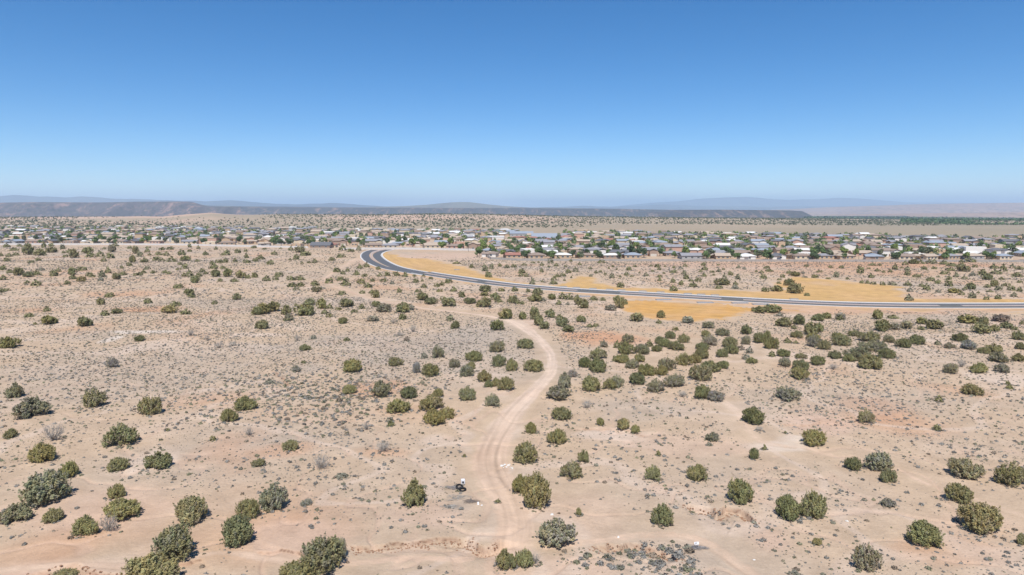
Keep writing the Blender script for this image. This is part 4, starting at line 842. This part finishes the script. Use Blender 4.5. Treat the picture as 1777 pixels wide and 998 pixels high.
def wall_mesh(w, d, h, kind, m):
    b = MB()
    if kind == 'flat': b.box(-w / 2, w / 2, -d / 2, d / 2, -.6, h + .45)
    elif kind == 'gable':
        r = h + d * .5 * .36; x0, x1, y0, y1 = -w / 2, w / 2, -d / 2, d / 2
        b.add([(x0, y0, -.6), (x1, y0, -.6), (x1, y1, -.6), (x0, y1, -.6), (x0, y0, h), (x1, y0, h), (x1, y1, h), (x0, y1, h), (x0, 0, r), (x1, 0, r)],
              [(0, 1, 5, 4), (2, 3, 7, 6), (1, 2, 6, 9, 5), (3, 0, 4, 8, 7), (0, 3, 2, 1)])
    else: b.box(-w / 2, w / 2, -d / 2, d / 2, -.6, h)
    b.box(w * .12, w * .12 + 6.4, -d / 2 - 3.2, -d / 2 + .1, -.6, h - .25)           # garage wing
    return b.mesh('wall', [m])
def roof_mesh(w, d, h, kind, m):
    b = MB(); o = .55; t = .22
    if kind == 'flat':
        b.box(-w / 2 + .3, w / 2 - .3, -d / 2 + .3, d / 2 - .3, h + .1, h + .2); b.box(w * .12 + .3, w * .12 + 6.1, -d / 2 - 2.9, -d / 2 - .05, h - .25, h - .18)
        b.box(-w * .2, -w * .2 + 1.3, -.6, .7, h + .2, h + 1.0)
    elif kind == 'gable':
        x0, x1 = -w / 2 - o, w / 2 + o; y0 = d / 2 + o; e = h - o * .36; r = h + d * .5 * .36
        V = [(x0, -y0, e), (x1, -y0, e), (x1, 0, r + .02), (x0, 0, r + .02), (x0, y0, e), (x1, y0, e)]
        V = [(a, c, q + t) for a, c, q in V] + V
        b.add(V, [(0, 1, 2, 3), (3, 2, 5, 4), (6, 9, 8, 7), (9, 10, 11, 8), (0, 6, 7, 1), (4, 5, 11, 10), (0, 3, 9, 6), (3, 4, 10, 9), (1, 7, 8, 2), (2, 8, 11, 5)])
    else:
        x0, y0 = w / 2 + o, d / 2 + o; e = h - .12; k = d / 2; r = h + d * .5 * .38
        b.add([(-x0, -y0, e), (x0, -y0, e), (x0, y0, e), (-x0, y0, e), (-x0, -y0, e + t), (x0, -y0, e + t), (x0, y0, e + t), (-x0, y0, e + t), (-w / 2 + k, 0, r), (w / 2 - k, 0, r)],
              [(0, 3, 2, 1), (0, 1, 5, 4), (1, 2, 6, 5), (2, 3, 7, 6), (3, 0, 4, 7), (4, 5, 9, 8), (5, 6, 9), (6, 7, 8, 9), (7, 4, 8)])
    if kind != 'flat':
        gx = w * .12 + 3.2; e = h - .3; y1 = -d / 2 - 3.7; y2 = 0.0 if kind == 'gable' else -1.2; r = e + 3.7 * .34
        V = [(gx - 3.7, y1, e), (gx, y1, r), (gx + 3.7, y1, e), (gx - 3.7, y2, e), (gx, y2, r), (gx + 3.7, y2, e)]
        V = [(a, c, q + t) for a, c, q in V] + V
        b.add(V, [(0, 1, 4, 3), (1, 2, 5, 4), (0, 6, 7, 1), (1, 7, 8, 2), (6, 9, 10, 7), (7, 10, 11, 8), (0, 3, 9, 6), (2, 8, 11, 5)])
    return b.mesh('roof', [m])
def window_mesh(w, h):
    b = MB(); b.box(-w / 2, w / 2, -.05, .02, 0, h, 0); f = .09
    b.box(-w / 2 - f, -w / 2, -.09, .02, -f, h + f, 1); b.box(w / 2, w / 2 + f, -.09, .02, -f, h + f, 1); b.box(-w / 2, w / 2, -.09, .02, h, h + f, 1); b.box(-w / 2, w / 2, -.12, .02, -f, 0, 1)
    b.box(-.04, .04, -.08, -.05, 0, h, 1); return b.mesh('window', [M_GLASS, M_FRAME])
WIN = window_mesh(1.7, 1.2)
gd = MB(); gd.box(0, 4.9, -.05, .02, 0, 2.1); [gd.box(.1, 4.8, -.07, -.05, z, z + .42) for z in (.06, .56, 1.06, 1.56)]; GDOOR = gd.mesh('garage_door', [M_DOOR])
fd = MB(); fd.box(0, 1.0, -.05, .02, 0, 2.05); fd.box(-.1, 1.1, -.04, .02, 2.05, 2.15); FDOOR = fd.mesh('door', [M_DOOR2])
_cache = {}
def house(x, y, z, rz, w, d, h, kind, sc, rc, detail, label, group='houses of the desert town', name='house'):
    key = (w, d, h, kind)
    kw, kr = key + ('w', sc), key + ('r', rc)
    if kw not in _cache: _cache[kw] = wall_mesh(w, d, h, kind, SM[sc])
    if kr not in _cache: _cache[kr] = roof_mesh(w, d, h, kind, RM[rc])
    t = bpy.data.objects.new(name, None); COL.objects.link(t); t.location = (x, y, z); t.rotation_euler = (0, 0, rz)
    tag(t, label, 'house', group); link('wall', _cache[kw], t); link('roof', _cache[kr], t)
    if detail:
        for wx in (-w * .38, -w * .12): link('window', WIN, t, (wx, -d / 2, .95))
        for wx in (-w * .3, 0, w * .3): link('window', WIN, t, (wx, d / 2, .95), math.pi)
        link('window', WIN, t, (w / 2, 0, .95), math.pi / 2); link('window', WIN, t, (-w / 2, 0, .95), -math.pi / 2)
        link('garage_door', GDOOR, t, (w * .12 + .75, -d / 2 - 3.2, .02)); link('door', FDOOR, t, (w * .12 - 1.5, -d / 2, 0))
    return t
EDGE_PX = np.array([-60, 300, 450, 600, 700, 800, 850, 900, 1300, 1840], float); EDGE_PY = np.array([423.5, 424, 427.5, 431, 431.5, 433, 447, 450.5, 452, 453], float)
BACK_PX = np.array([-60, 300, 600, 900, 1100, 1400, 1840], float); BACK_PY = np.array([396, 396, 399, 402, 405, 409, 415], float)
th = random.Random(11); lots = []
row = 0; f = 0.0
rows_off = []
o_ = 0.0; gap = 17.0
while o_ < 1200: rows_off.append(o_ + 15); o_ += 30 + (12 if len(rows_off) % 2 == 0 else 4)
for ri, off in enumerate(rows_off):
    px = -50.0 + th.uniform(0, 20)
    while px < 1830:
        D0 = float(flat(px, np.interp(px, EDGE_PX, EDGE_PY))[1]); Y = D0 + off + th.uniform(-3, 3); Yb = float(flat(px, np.interp(px, BACK_PX, BACK_PY))[1])
        step = th.uniform(15, 25) * FPX / Y
        if Y < Yb and th.random() < .9 and not (ri < 3 and 600 < px < 790 and ri == 0 and th.random() < .35): lots.append((ri, px, (px - CX) / FPX * Y, Y))
        px += step
special_px = [(858, 415), (945, 411)]
houses = []; WREST = []
lots = [l for l in lots if not (835 < l[1] < 885 and 830 < l[3] < 960) and not (895 < l[1] < 980 and 880 < l[3] < 1150)]
lots.sort(key=lambda l: (l[0], l[1])); cnt = {}
ROWN = {0: 'front row at the desert edge', 1: 'second row from the desert', 2: 'third row from the desert', 3: 'fourth row from the desert'}
nind = 0
for ri, px, X, Y in lots:
    hp = th.random(); left = px < 820
    sc = th.choices(['tan', 'cream', 'white', 'brown', 'pinkish', 'grey'], [30, 18, 14, 13, 15, 10] if left else [22, 20, 20, 14, 8, 14])[0]
    rc = th.choices(['grey', 'brown', 'pale', 'charcoal', 'tan', 'blue-grey', 'red', 'white'], [24, 22, 8, 12, 24, 6, 1, 3] if left else [30, 20, 9, 14, 12, 8, 3, 4])[0]
    kind = th.choices(['gable', 'hip', 'flat'], [45, 35, 20] if left else [52, 38, 10])[0]
    if kind == 'flat': rc = th.choice(['pale', 'white', 'tan'])
    w = th.choice((11, 13, 16)); d = th.choice((8, 9.5)); h = th.choice((2.7, 2.7, 2.9, 5.2) if ri > 0 else (2.7, 2.9, 2.7, 2.9))
    rz = (0 if ri % 2 else math.pi) + th.uniform(-.3, .3) + (math.pi / 2 if th.random() < .3 else 0)
    Z = float(terrain_smooth(X, Y))
    if nind < 298:
        cnt[ri] = cnt.get(ri, 0) + 1; nind += 1
        style = {'gable': 'gabled', 'hip': 'hipped', 'flat': 'flat'}[kind]
        rn = ROWN.get(ri, f"{nth(ri + 1)} row from the desert")
        house(X, Y, Z, rz, w, d, h, kind, sc, rc, ri < 2, f"{sc} house with {style} {rc} roof, {nth(cnt[ri])} from left, {rn}")
    else: WREST.append((X, Y, Z, rz, w, d, h, kind, sc, rc))
houses = lots
# the rest of the town as one mass
tm = MB(); mats_ = [m for _, m in STUCCO] + [m for _, m in ROOFS]; si = {n: i for i, (n, _) in enumerate(STUCCO)}; rix = {n: i + len(STUCCO) for i, (n, _) in enumerate(ROOFS)}
def put(me, X, Y, Z, rz, mi):
    c, s = math.cos(rz), math.sin(rz); tm.add([(v.co.x * c - v.co.y * s + X, v.co.x * s + v.co.y * c + Y, v.co.z + Z) for v in me.vertices], [tuple(p.vertices) for p in me.polygons], mi)
for X, Y, Z, rz, w, d, h, kind, sc, rc in WREST:
    k1 = (w, d, h, kind, 'w', sc); k2 = (w, d, h, kind, 'r', rc)
    if k1 not in _cache: _cache[k1] = wall_mesh(w, d, h, kind, SM[sc])
    if k2 not in _cache: _cache[k2] = roof_mesh(w, d, h, kind, RM[rc])
    put(_cache[k1], X, Y, Z, rz, si[sc]); put(_cache[k2], X, Y, Z, rz, rix[rc])
if WREST: tag(link('distant_houses', tm.mesh('distant_houses', mats_)), 'small far houses at the back of the town', 'houses', kind='stuff')
# larger town buildings
def hall(px, py, wpx, d, h, wc, rc, label, ridge=0.0):
    Y = float(flat(px, py)[1]); X = (px - CX) / FPX * Y; w = wpx * Y / FPX; Z = float(terrain_smooth(X, Y))
    t = bpy.data.objects.new('hall_building', None); COL.objects.link(t); t.location = (X, Y, Z); tag(t, label, 'building')
    b = MB(); b.box(-w / 2, w / 2, 0, d, -.6, h); link('wall', b.mesh('wall', [SM[wc]]), t)
    r = MB()
    if ridge: r.add([(-w / 2 - .6, -.6, h), (w / 2 + .6, -.6, h), (w / 2 + .6, d + .6, h), (-w / 2 - .6, d + .6, h), (-w / 2 - .6, d / 2, h + ridge), (w / 2 + .6, d / 2, h + ridge)], [(0, 3, 2, 1), (0, 1, 5, 4), (2, 3, 4, 5), (0, 4, 3), (1, 2, 5)])
    else: r.box(-w / 2 - .25, w / 2 + .25, -.25, d + .25, h + .003, h + .6)
    link('roof', r.mesh('roof', [RM[rc]]), t)
    for k in range(int(w // 6)):
        link('window', WIN, t, (-w / 2 + 3.5 + 6 * k, 0, 1.2))
hall(860, 419.5, 29, 22, 5.5, 'white', 'white', 'big white flat-roofed hall standing above the houses in mid town')
hall(945, 415.5, 44, 26, 3.2, 'white', 'blue-grey', 'long pale blue roofed building right of the white hall', 4.2)
hall(905, 410.5, 40, 22, 4, 'grey', 'blue-grey', 'long low building with blue-grey roof at the back of mid town', 3)
hall(555, 431, 34, 14, 2.8, 'brown', 'charcoal', 'long dark roofed house beside the road end, partly behind junipers', 3.2)
hall(361, 422.5, 30, 12, 5.6, 'pinkish', 'tan', 'brick-red two-storey house behind the pale left wall')
hall(306, 421.5, 16, 12, 5.4, 'cream', 'tan', 'cream flat-roofed house behind the pale left wall')
# perimeter walls
def wall_line(pts, h, t, m, label, cap):
    P = resample([flat(*p) for p in pts], 6); b = MB(); c = MB()
    for i in range(len(P) - 1):
        a, q = P[i], P[i + 1]; e = (q - a); e = e / np.linalg.norm(e); nn = np.array((-e[1], e[0])) * t / 2
        z0, z1 = float(terrain_smooth(*a)), float(terrain_smooth(*q))
        b.add([(*(a - nn), z0 - .5), (*(q - nn), z1 - .5), (*(q + nn), z1 - .5), (*(a + nn), z0 - .5), (*(a - nn), z0 + h), (*(q - nn), z1 + h), (*(q + nn), z1 + h), (*(a + nn), z0 + h)],
              [(0, 1, 5, 4), (2, 3, 7, 6), (4, 5, 6, 7), (0, 4, 7, 3), (1, 2, 6, 5)])
        if i % 2 == 0:
            x, y = a; c.box(x - .3, x + .3, y - .3, y + .3, z0 - .3, z0 + h + .18)
    o = link('perimeter_wall', b.mesh('perimeter_wall', [m])); tag(o, label, 'wall'); link('pillars', c.mesh('pillars', [m]), o); o.children[0].name = 'pillar_row'
M_WALLP = mat('pale_block_wall', (.60, .57, .54), noise=.07, nscale=.8); M_WALLG = mat('grey_block_wall', (.36, .33, .30), noise=.1, nscale=.8)
wall_line([(-80, 425), (150, 425.2), (300, 425.6), (450, 429), (535, 430.5)], 1.8, .3, M_WALLP, 'long pale block wall along the left edge of town', 1)
wall_line([(590, 433.3), (700, 433), (760, 434), (826, 435.3)], 1.9, .3, M_WALLP, 'pale block wall behind the road curve', 1)
wall_line([(826, 435.5), (838, 443), (852, 450), (900, 452.5), (1100, 453.5), (1300, 454), (1550, 454.5), (1850, 455)], 1.7, .25, M_WALLG, 'low grey block wall along the right edge of town', 1)
# town trees
def make_tree(sd, n=90, leaf=.62):
    r = np.random.default_rng(sd); V = []; F = []; C = []; nb = 0
    for l in range(7):
        a = r.uniform(0, 6.28); c = np.array((math.cos(a) * r.uniform(.3, 1.5), math.sin(a) * r.uniform(.3, 1.5), r.uniform(2.2, 4.6))); k = n // 2
        P = r.normal(size=(k, 3)); P /= np.linalg.norm(P, axis=1)[:, None]; P = P * (r.uniform(.5, 1, k) ** .4)[:, None] * np.array((1.25, 1.25, 1.15)) + c
        v, f_ = cards(P, leaf, np.array((0, 0, 1.0)), 1.0, r, 1.4, P - c + np.array((0, 0, .4))); V.append(v); F.append(f_ + nb); nb += len(v); C.append(np.repeat(r.uniform(.75, 1.2) * r.uniform(.85, 1.15, (k, 1)) * np.ones(3), 4, 0))
    t = MB(); t.tube([(0, 0, -.3), (.05, .05, 1.3), (.1, 0, 2.6)], [.24, .18, .1], 6)
    for k in range(4):
        a = k * 1.6; t.tube([(.05, .05, 1.5), (math.cos(a) * .6, math.sin(a) * .6, 2.6), (math.cos(a) * 1.1, math.sin(a) * 1.1, 3.8)], [.12, .08, .03], 5)
    return mesh_np('crown', np.vstack(V), np.vstack(F), [M_LEAF], np.vstack(C)), t.mesh('trunk', [M_BARK])
TREES = [make_tree(600 + i) for i in range(4)]
GREENS = [((.17, .235, .095), 'bright green'), ((.235, .29, .095), 'yellow-green'), ((.115, .155, .08), 'dark green'), ((.20, .215, .135), 'dull green')]
cand = []
for ri, px, X, Y in lots:
    for q in range(3):
        if th.random() < (.8 if px > 820 else .55) + (.1 if ri < 3 else 0): cand.append((X + th.uniform(9, 13) * th.choice((-1, 1)), Y + th.uniform(-14, 14), th.uniform(.85, 1.6), px, ri))
for px, py, s in [(155, 399, 1.5), (240, 409, 1.5), (850, 411, 1.2), (480, 421, 2.0), (488, 424, 1.7), (525, 421, 1.7), (533, 419, 1.5), (538, 424, 1.3), (622, 420, 1.4), (632, 422, 1.5), (672, 422, 1.4), (704, 418, 1.5), (716, 426, 1.8), (724, 421, 1.4), (765, 418, 1.3), (282, 415, 1.5), (336, 414, 1.4), (275, 418, 1.6),
                  (908, 435, 1.6), (938, 444, 1.7), (958, 447, 1.4), (1045, 432, 2), (1060, 430, 1.8), (1105, 430, 1.6), (1162, 427, 1.6), (1255, 440, 1.4), (1465, 442, 1.6), (1552, 437, 1.8), (1612, 440, 1.6), (1330, 447, 1.3), (1380, 446, 1.2), (1700, 430, 1.6), (1770, 430, 1.7), (1655, 444, 1.4)]:
    Y = float(flat(px, py + 3)[1]); cand.insert(0, ((px - CX) / FPX * Y, Y, s, px, 0))
one, many = cand[:300], cand[300:]
one_s = sorted(one, key=lambda c: c[3]); tc_ = 0
for k, (X, Y, s, px, ri) in enumerate(one_s, 1):
    g, gn = th.choices(GREENS, [35, 15, 30, 20])[0]; T = TREES[th.randrange(4)]
    t = bpy.data.objects.new('garden_tree', None); COL.objects.link(t); t.location = (X, Y, float(terrain_smooth(X, Y))); t.scale = (s, s, s * th.uniform(.75, 1.1)); t.rotation_euler = (0, 0, th.uniform(0, 6.28))
    tag(t, f"{gn} garden tree among the town houses, {nth(k)} town tree from the left", 'tree', 'garden trees in the town')
    link('crown', T[0], t).color = (*g, 1); link('trunk', T[1], t)
if many:
    q = np.array([(a, b, s) for a, b, s, _, _ in many]); cc = np.array([GREENS[th.randrange(4)][0] for _ in many])
    tag(scatter('town_greenery', q[:, 0], q[:, 1], np.zeros(len(q)) + .8, q[:, 2] * 2.7, q[:, 2] * 4.6, cc, P40, M_SAGE), 'small green trees among the far houses', 'trees', kind='stuff')
# utility poles
M_POLE = mat('weathered_pole_wood', (.22, .17, .13))
for k, (px, py) in enumerate([(813, 437), (1490, 452), (382, 425), (1220, 452)]):
    X, Y = flat(px, py); X, Y = float(X), float(Y); b = MB(); b.tube([(0, 0, -.5), (0, 0, 9.5)], [.17, .11], 8); b.box(-1.2, 1.2, -.06, .06, 8.7, 8.85); [b.box(q - .05, q + .05, -.05, .05, 8.85, 9.05) for q in (-1.1, -.5, .5, 1.1)]
    tag(link('utility_pole', b.mesh('utility_pole', [M_POLE]), None, (X, Y, float(terrain_smooth(X, Y)))), ['wooden utility pole behind the road curve', 'wooden utility pole in front of the houses in the right part of town', 'wooden utility pole beside the long pale wall', 'wooden utility pole at the town edge behind the ochre slope'][k], 'pole', 'utility poles')

# ------------------------------------------------------------------ small things
pads = [(1011, 516.5), (1151.5, 522.6), (1223.5, 527.6), (1279.5, 527.0), (1315.5, 529.2)]
pads += [(979, 502), (1001.5, 503.4), (1030.5, 505.2), (1060, 507), (1081.5, 508.4), (1118, 510), (1149.5, 511.8), (1198, 514.8), (1221, 515.8), (1244, 516.6), (1384, 524.2), (793, 470)]
pc = MB(); pc.box(-3.2, 3.2, -1.1, 1.1, -.3, .14); pc.box(-3.2, -2.9, -1.1, 1.1, .14, .3); pc.box(2.9, 3.2, -1.1, 1.1, .14, .3); pc.box(-2.9, 2.9, .85, 1.1, .14, .3)
M_CPAD = mat('grey_riprap_concrete', (.30, .30, .31), noise=.2, nscale=3); PAD = pc.mesh('drainage_pad', [M_CPAD])
ru = rl = 0
for px, py in pads:
    X, Y = flat(px, py); X, Y = float(X), float(Y); d, s, _ = dist_poly(np.array([X]), np.array([Y]), ROAD)
    below = py > np.interp(px, [890, 1007, 1133, 1330, 1479], [498, 507, 514, 525, 531])
    if below: rl += 1
    else: ru += 1
    off_ = max(0, 11 - d[0]); Y += off_ * (-1 if below else 1)
    o = link('drainage_pad', PAD, None, (X, Y, float(terrain(X, Y)[0]) + .01), 0.0, (.55 + (.5 if below else 0), 1 if below else .7, 1))
    tag(o, f"grey concrete drainage pad {'below' if below else 'above'} the road, {nth(rl if below else ru)} from the left on that side", 'drainage pad', 'drainage pads beside the road')
M_RUB = mat('black_rubber', (.018, .018, .02), .7); M_WHITE = mat('white_enamel', (.78, .78, .80), .4); M_BLK = mat('black_hole', (.02, .02, .02)); M_ASH = mat('charred_brush', (.27, .255, .25), .95, .3, 4)
def tyre(px, py, tilt, label):
    X, Y, Z = [float(v[0]) for v in ground_at(px, py)]; V = []; F = []; n, k = 28, 10
    for i in range(n):
        a = 2 * math.pi * i / n
        for j in range(k):
            q = 2 * math.pi * j / k; r = .36 + .115 * math.cos(q) * (1.0 if math.cos(q) < 0 else .85); V.append((r * math.cos(a), r * math.sin(a), .11 * math.sin(q)))
            F.append((i * k + j, ((i + 1) % n) * k + j, ((i + 1) % n) * k + (j + 1) % k, i * k + (j + 1) % k))
    for i in range(0, n):                                                             # tread blocks
        a = 2 * math.pi * (i + .5) / n; b0 = len(V); c, s = math.cos(a), math.sin(a)
        for rr_, zz, ww in ((.45, -.09, .025), (.475, -.08, .025), (.475, .08, .025), (.45, .09, .025)):
            V += [(rr_ * c - ww * s, rr_ * s + ww * c, zz), (rr_ * c + ww * s, rr_ * s - ww * c, zz)]
        F += [(b0, b0 + 1, b0 + 3, b0 + 2), (b0 + 2, b0 + 3, b0 + 5, b0 + 4), (b0 + 4, b0 + 5, b0 + 7, b0 + 6)]
    o = link('tyre', mesh_py('tyre', V, F, [M_RUB]), None, (X, Y, Z + .11 + abs(math.sin(tilt)) * .2)); o.rotation_euler = (tilt, 0, .4); tag(o, label, 'tyre', 'dumped tyres'); return o
tyre(802.5, 851, .12, 'dumped black tyre lying left of the track, in front of the other tyre').scale = (1.25, 1.25, 1.2)
tyre(797.5, 847.5, .5, 'dumped black tyre leaning on dead brush, behind the other tyre').scale = (1.2, 1.2, 1.2)
X, Y, Z = [float(v[0]) for v in ground_at(803.5, 839.5)]
t = bpy.data.objects.new('dumped_drum_washer', None); t.name = 'washing_machine'; COL.objects.link(t); t.location = (X, Y, Z - .03); t.rotation_euler = (0.12, 0, .1); t.scale = (.85, .85, .85); tag(t, 'dumped white box-shaped appliance with a round black opening left of the track', 'appliance')
b = MB(); n = 20; V = []; s = .34
ring = [(math.cos(2 * math.pi * k / n) * .17, -.3, .45 + math.sin(2 * math.pi * k / n) * .22) for k in range(n)]
def sq(a): c_, s_q = math.cos(a), math.sin(a); m_ = max(abs(c_), abs(s_q)); return (c_ / m_ * s, -.3, .42 + s_q / m_ * .42)
outer = [sq(2 * math.pi * k / n) for k in range(n)]
b.add(ring + outer + [(x_, .3, z_) for x_, _, z_ in outer], [(k, (k + 1) % n, n + (k + 1) % n, n + k) for k in range(n)] + [(n + k, n + (k + 1) % n, 2 * n + (k + 1) % n, 2 * n + k) for k in range(n)] + [tuple(2 * n + k for k in range(n))])
link('casing', b.mesh('casing', [M_WHITE]), t)
b = MB(); b.add(ring + [(x_, .1, z_) for x_, _, z_ in ring], [(k, k + n, (k + 1) % n + n, (k + 1) % n) for k in range(n)] + [tuple(n + k for k in range(n))]); link('drum', b.mesh('drum', [M_BLK]), t)
def brush(px, py, w_, d_, h_, sd, label, m_):
    X, Y, Z = [float(v[0]) for v in ground_at(px, py)]; r = np.random.default_rng(sd); b = MB()
    for k in range(38):
        x, y = r.normal(size=2) * np.array((w_, d_)) * .42; a = r.uniform(-.6, .6); l = r.uniform(.25, .8)
        b.tube([(x - math.cos(a) * l, y - math.sin(a) * l * .5, r.uniform(0, h_)), (x, y, r.uniform(.02, h_)), (x + math.cos(a) * l, y + math.sin(a) * l * .5, r.uniform(0, h_))], [.012, .028, .01], 4)
    tag(link('brush_pile', b.mesh('brush_pile', [m_]), None, (X, Y, Z)), label, 'brush pile', 'dead brush piles')
brush(787, 848, 1.5, .8, .35, 1, 'grey dead brush heap just left of the dumped tyres', M_ASH)
brush(794, 864, 1.6, 1.2, .18, 2, 'flat grey brush heap in front of the dumped tyres', M_DEAD)
brush(783, 880, 1.0, .7, .1, 3, 'thin grey brush scatter farthest in front of the tyres', M_DEAD)
brush(817, 871, 1.0, .5, .14, 4, 'brownish brush scatter between tyres and the white scrap', M_BARK)
brush(1209, 952, 1.2, .6, .3, 5, 'dark brush heap under the white board by the lower wash', M_ASH)
def chunk(name, px, py, s, m_, label, cat, group=None, sd=0, flatk=.5):
    X, Y, Z = [float(v[0]) for v in ground_at(px, py)]; r = np.random.default_rng(sd)
    import bmesh
    bm = bmesh.new(); bmesh.ops.create_icosphere(bm, subdivisions=2, radius=.5)
    for v in bm.verts:
        d = 1 + .22 * math.sin(v.co.x * 7 + sd) * math.cos(v.co.y * 6 + sd * 2) + r.normal() * .05; v.co *= d
        v.co.z = max(v.co.z, -.2)
    me = bpy.data.meshes.new(name); bm.to_mesh(me); bm.free(); me.materials.append(m_)
    tag(link(name, me, None, (X, Y, Z + s * flatk * .15), r.uniform(0, 6), (s, s * .75, s * flatk)), label, cat, group)
M_ROCK = mat('white_limestone', (.66, .63, .58), .9, .1, 4, .02, 8)
for k, (px, py, s) in enumerate([(871, 809, .7), (876, 807, .55), (879, 811, .45), (882, 808, .6), (874, 812, .3), (885, 806, .35), (889, 813, .5)]):
    chunk('rubble_stone', px, py, s, M_ROCK, f"white rubble stone at the right edge of the track, {nth(k + 1)} piece of seven", 'stone', 'white rubble beside the track', k)
chunk('stone', 1073, 932.5, .42, M_ROCK, 'lone white stone lying on the sandy wash', 'stone', None, 9)
chunk('stone', 1308.5, 972, .35, M_ROCK, 'lone white stone at the bottom right of the sandy wash', 'stone', None, 10)
chunk('stone', 1470, 905, .5, M_ROCK, 'white stone on the pinkish slope right of the twin junipers', 'stone', None, 11)
chunk('stone', 958, 893, .6, M_ROCK, 'flat white stone beside the small cone-shaped bush', 'stone', None, 12, .25)
def scrap(px, py, w_, h_, label, dark=False):
    X, Y, Z = [float(v[0]) for v in ground_at(px, py)]; b = MB()
    b.box(-w_ / 2, w_ / 2, -.02, .02, 0, h_); b.box(-w_ / 2, w_ / 2, .02, .25, 0, .03)
    if dark: b.box(-w_ * .3, w_ * .1, -.028, -.021, h_ * .45, h_ * .7, 1)
    o = link('scrap_board', b.mesh('scrap_board', [M_WHITE, M_BLK]), None, (X, Y, Z + .02), .3); o.rotation_euler = (-.35, 0, .2); tag(o, label, 'scrap', None)
scrap(830, 876.5, .22, .4, 'small white scrap standing at the left edge of the track')
scrap(1209, 945.5, .6, .32, 'white scrap board propped in brush by the lower wash', True)
scrap(836, 877.5, .25, .1, 'tiny white scrap just right of the standing white scrap')
# crumbled clods below the cut banks
bx, by, br = [], [], []
for P, hh in BANKW:
    if hh < .5: continue
    Q = resample(P, .25)
    for p in Q:
        for _ in range(3):
            bx.append(p[0] + rng.normal() * .35); by.append(p[1] - abs(rng.normal()) * .7 * max(1, p[1] / 100)); br.append(rng.uniform(.05, .2))
bx, by, br = map(np.array, (bx, by, br)); oc = np.array([(0, 0, 1), (1, 0, 0), (0, 1, 0), (-1, 0, 0), (0, -1, 0), (0, 0, -1.)]); of = np.array([(0, 1, 2), (0, 2, 3), (0, 3, 4), (0, 4, 1), (5, 2, 1), (5, 3, 2), (5, 4, 3), (5, 1, 4)])
o = scatter('clods', bx, by, terrain(bx, by), br, br * .7, np.tile(C_RED * 1.15, (len(bx), 1)), [(oc, of, np.ones(6))], M_SAGE); tag(o, kind='stuff')
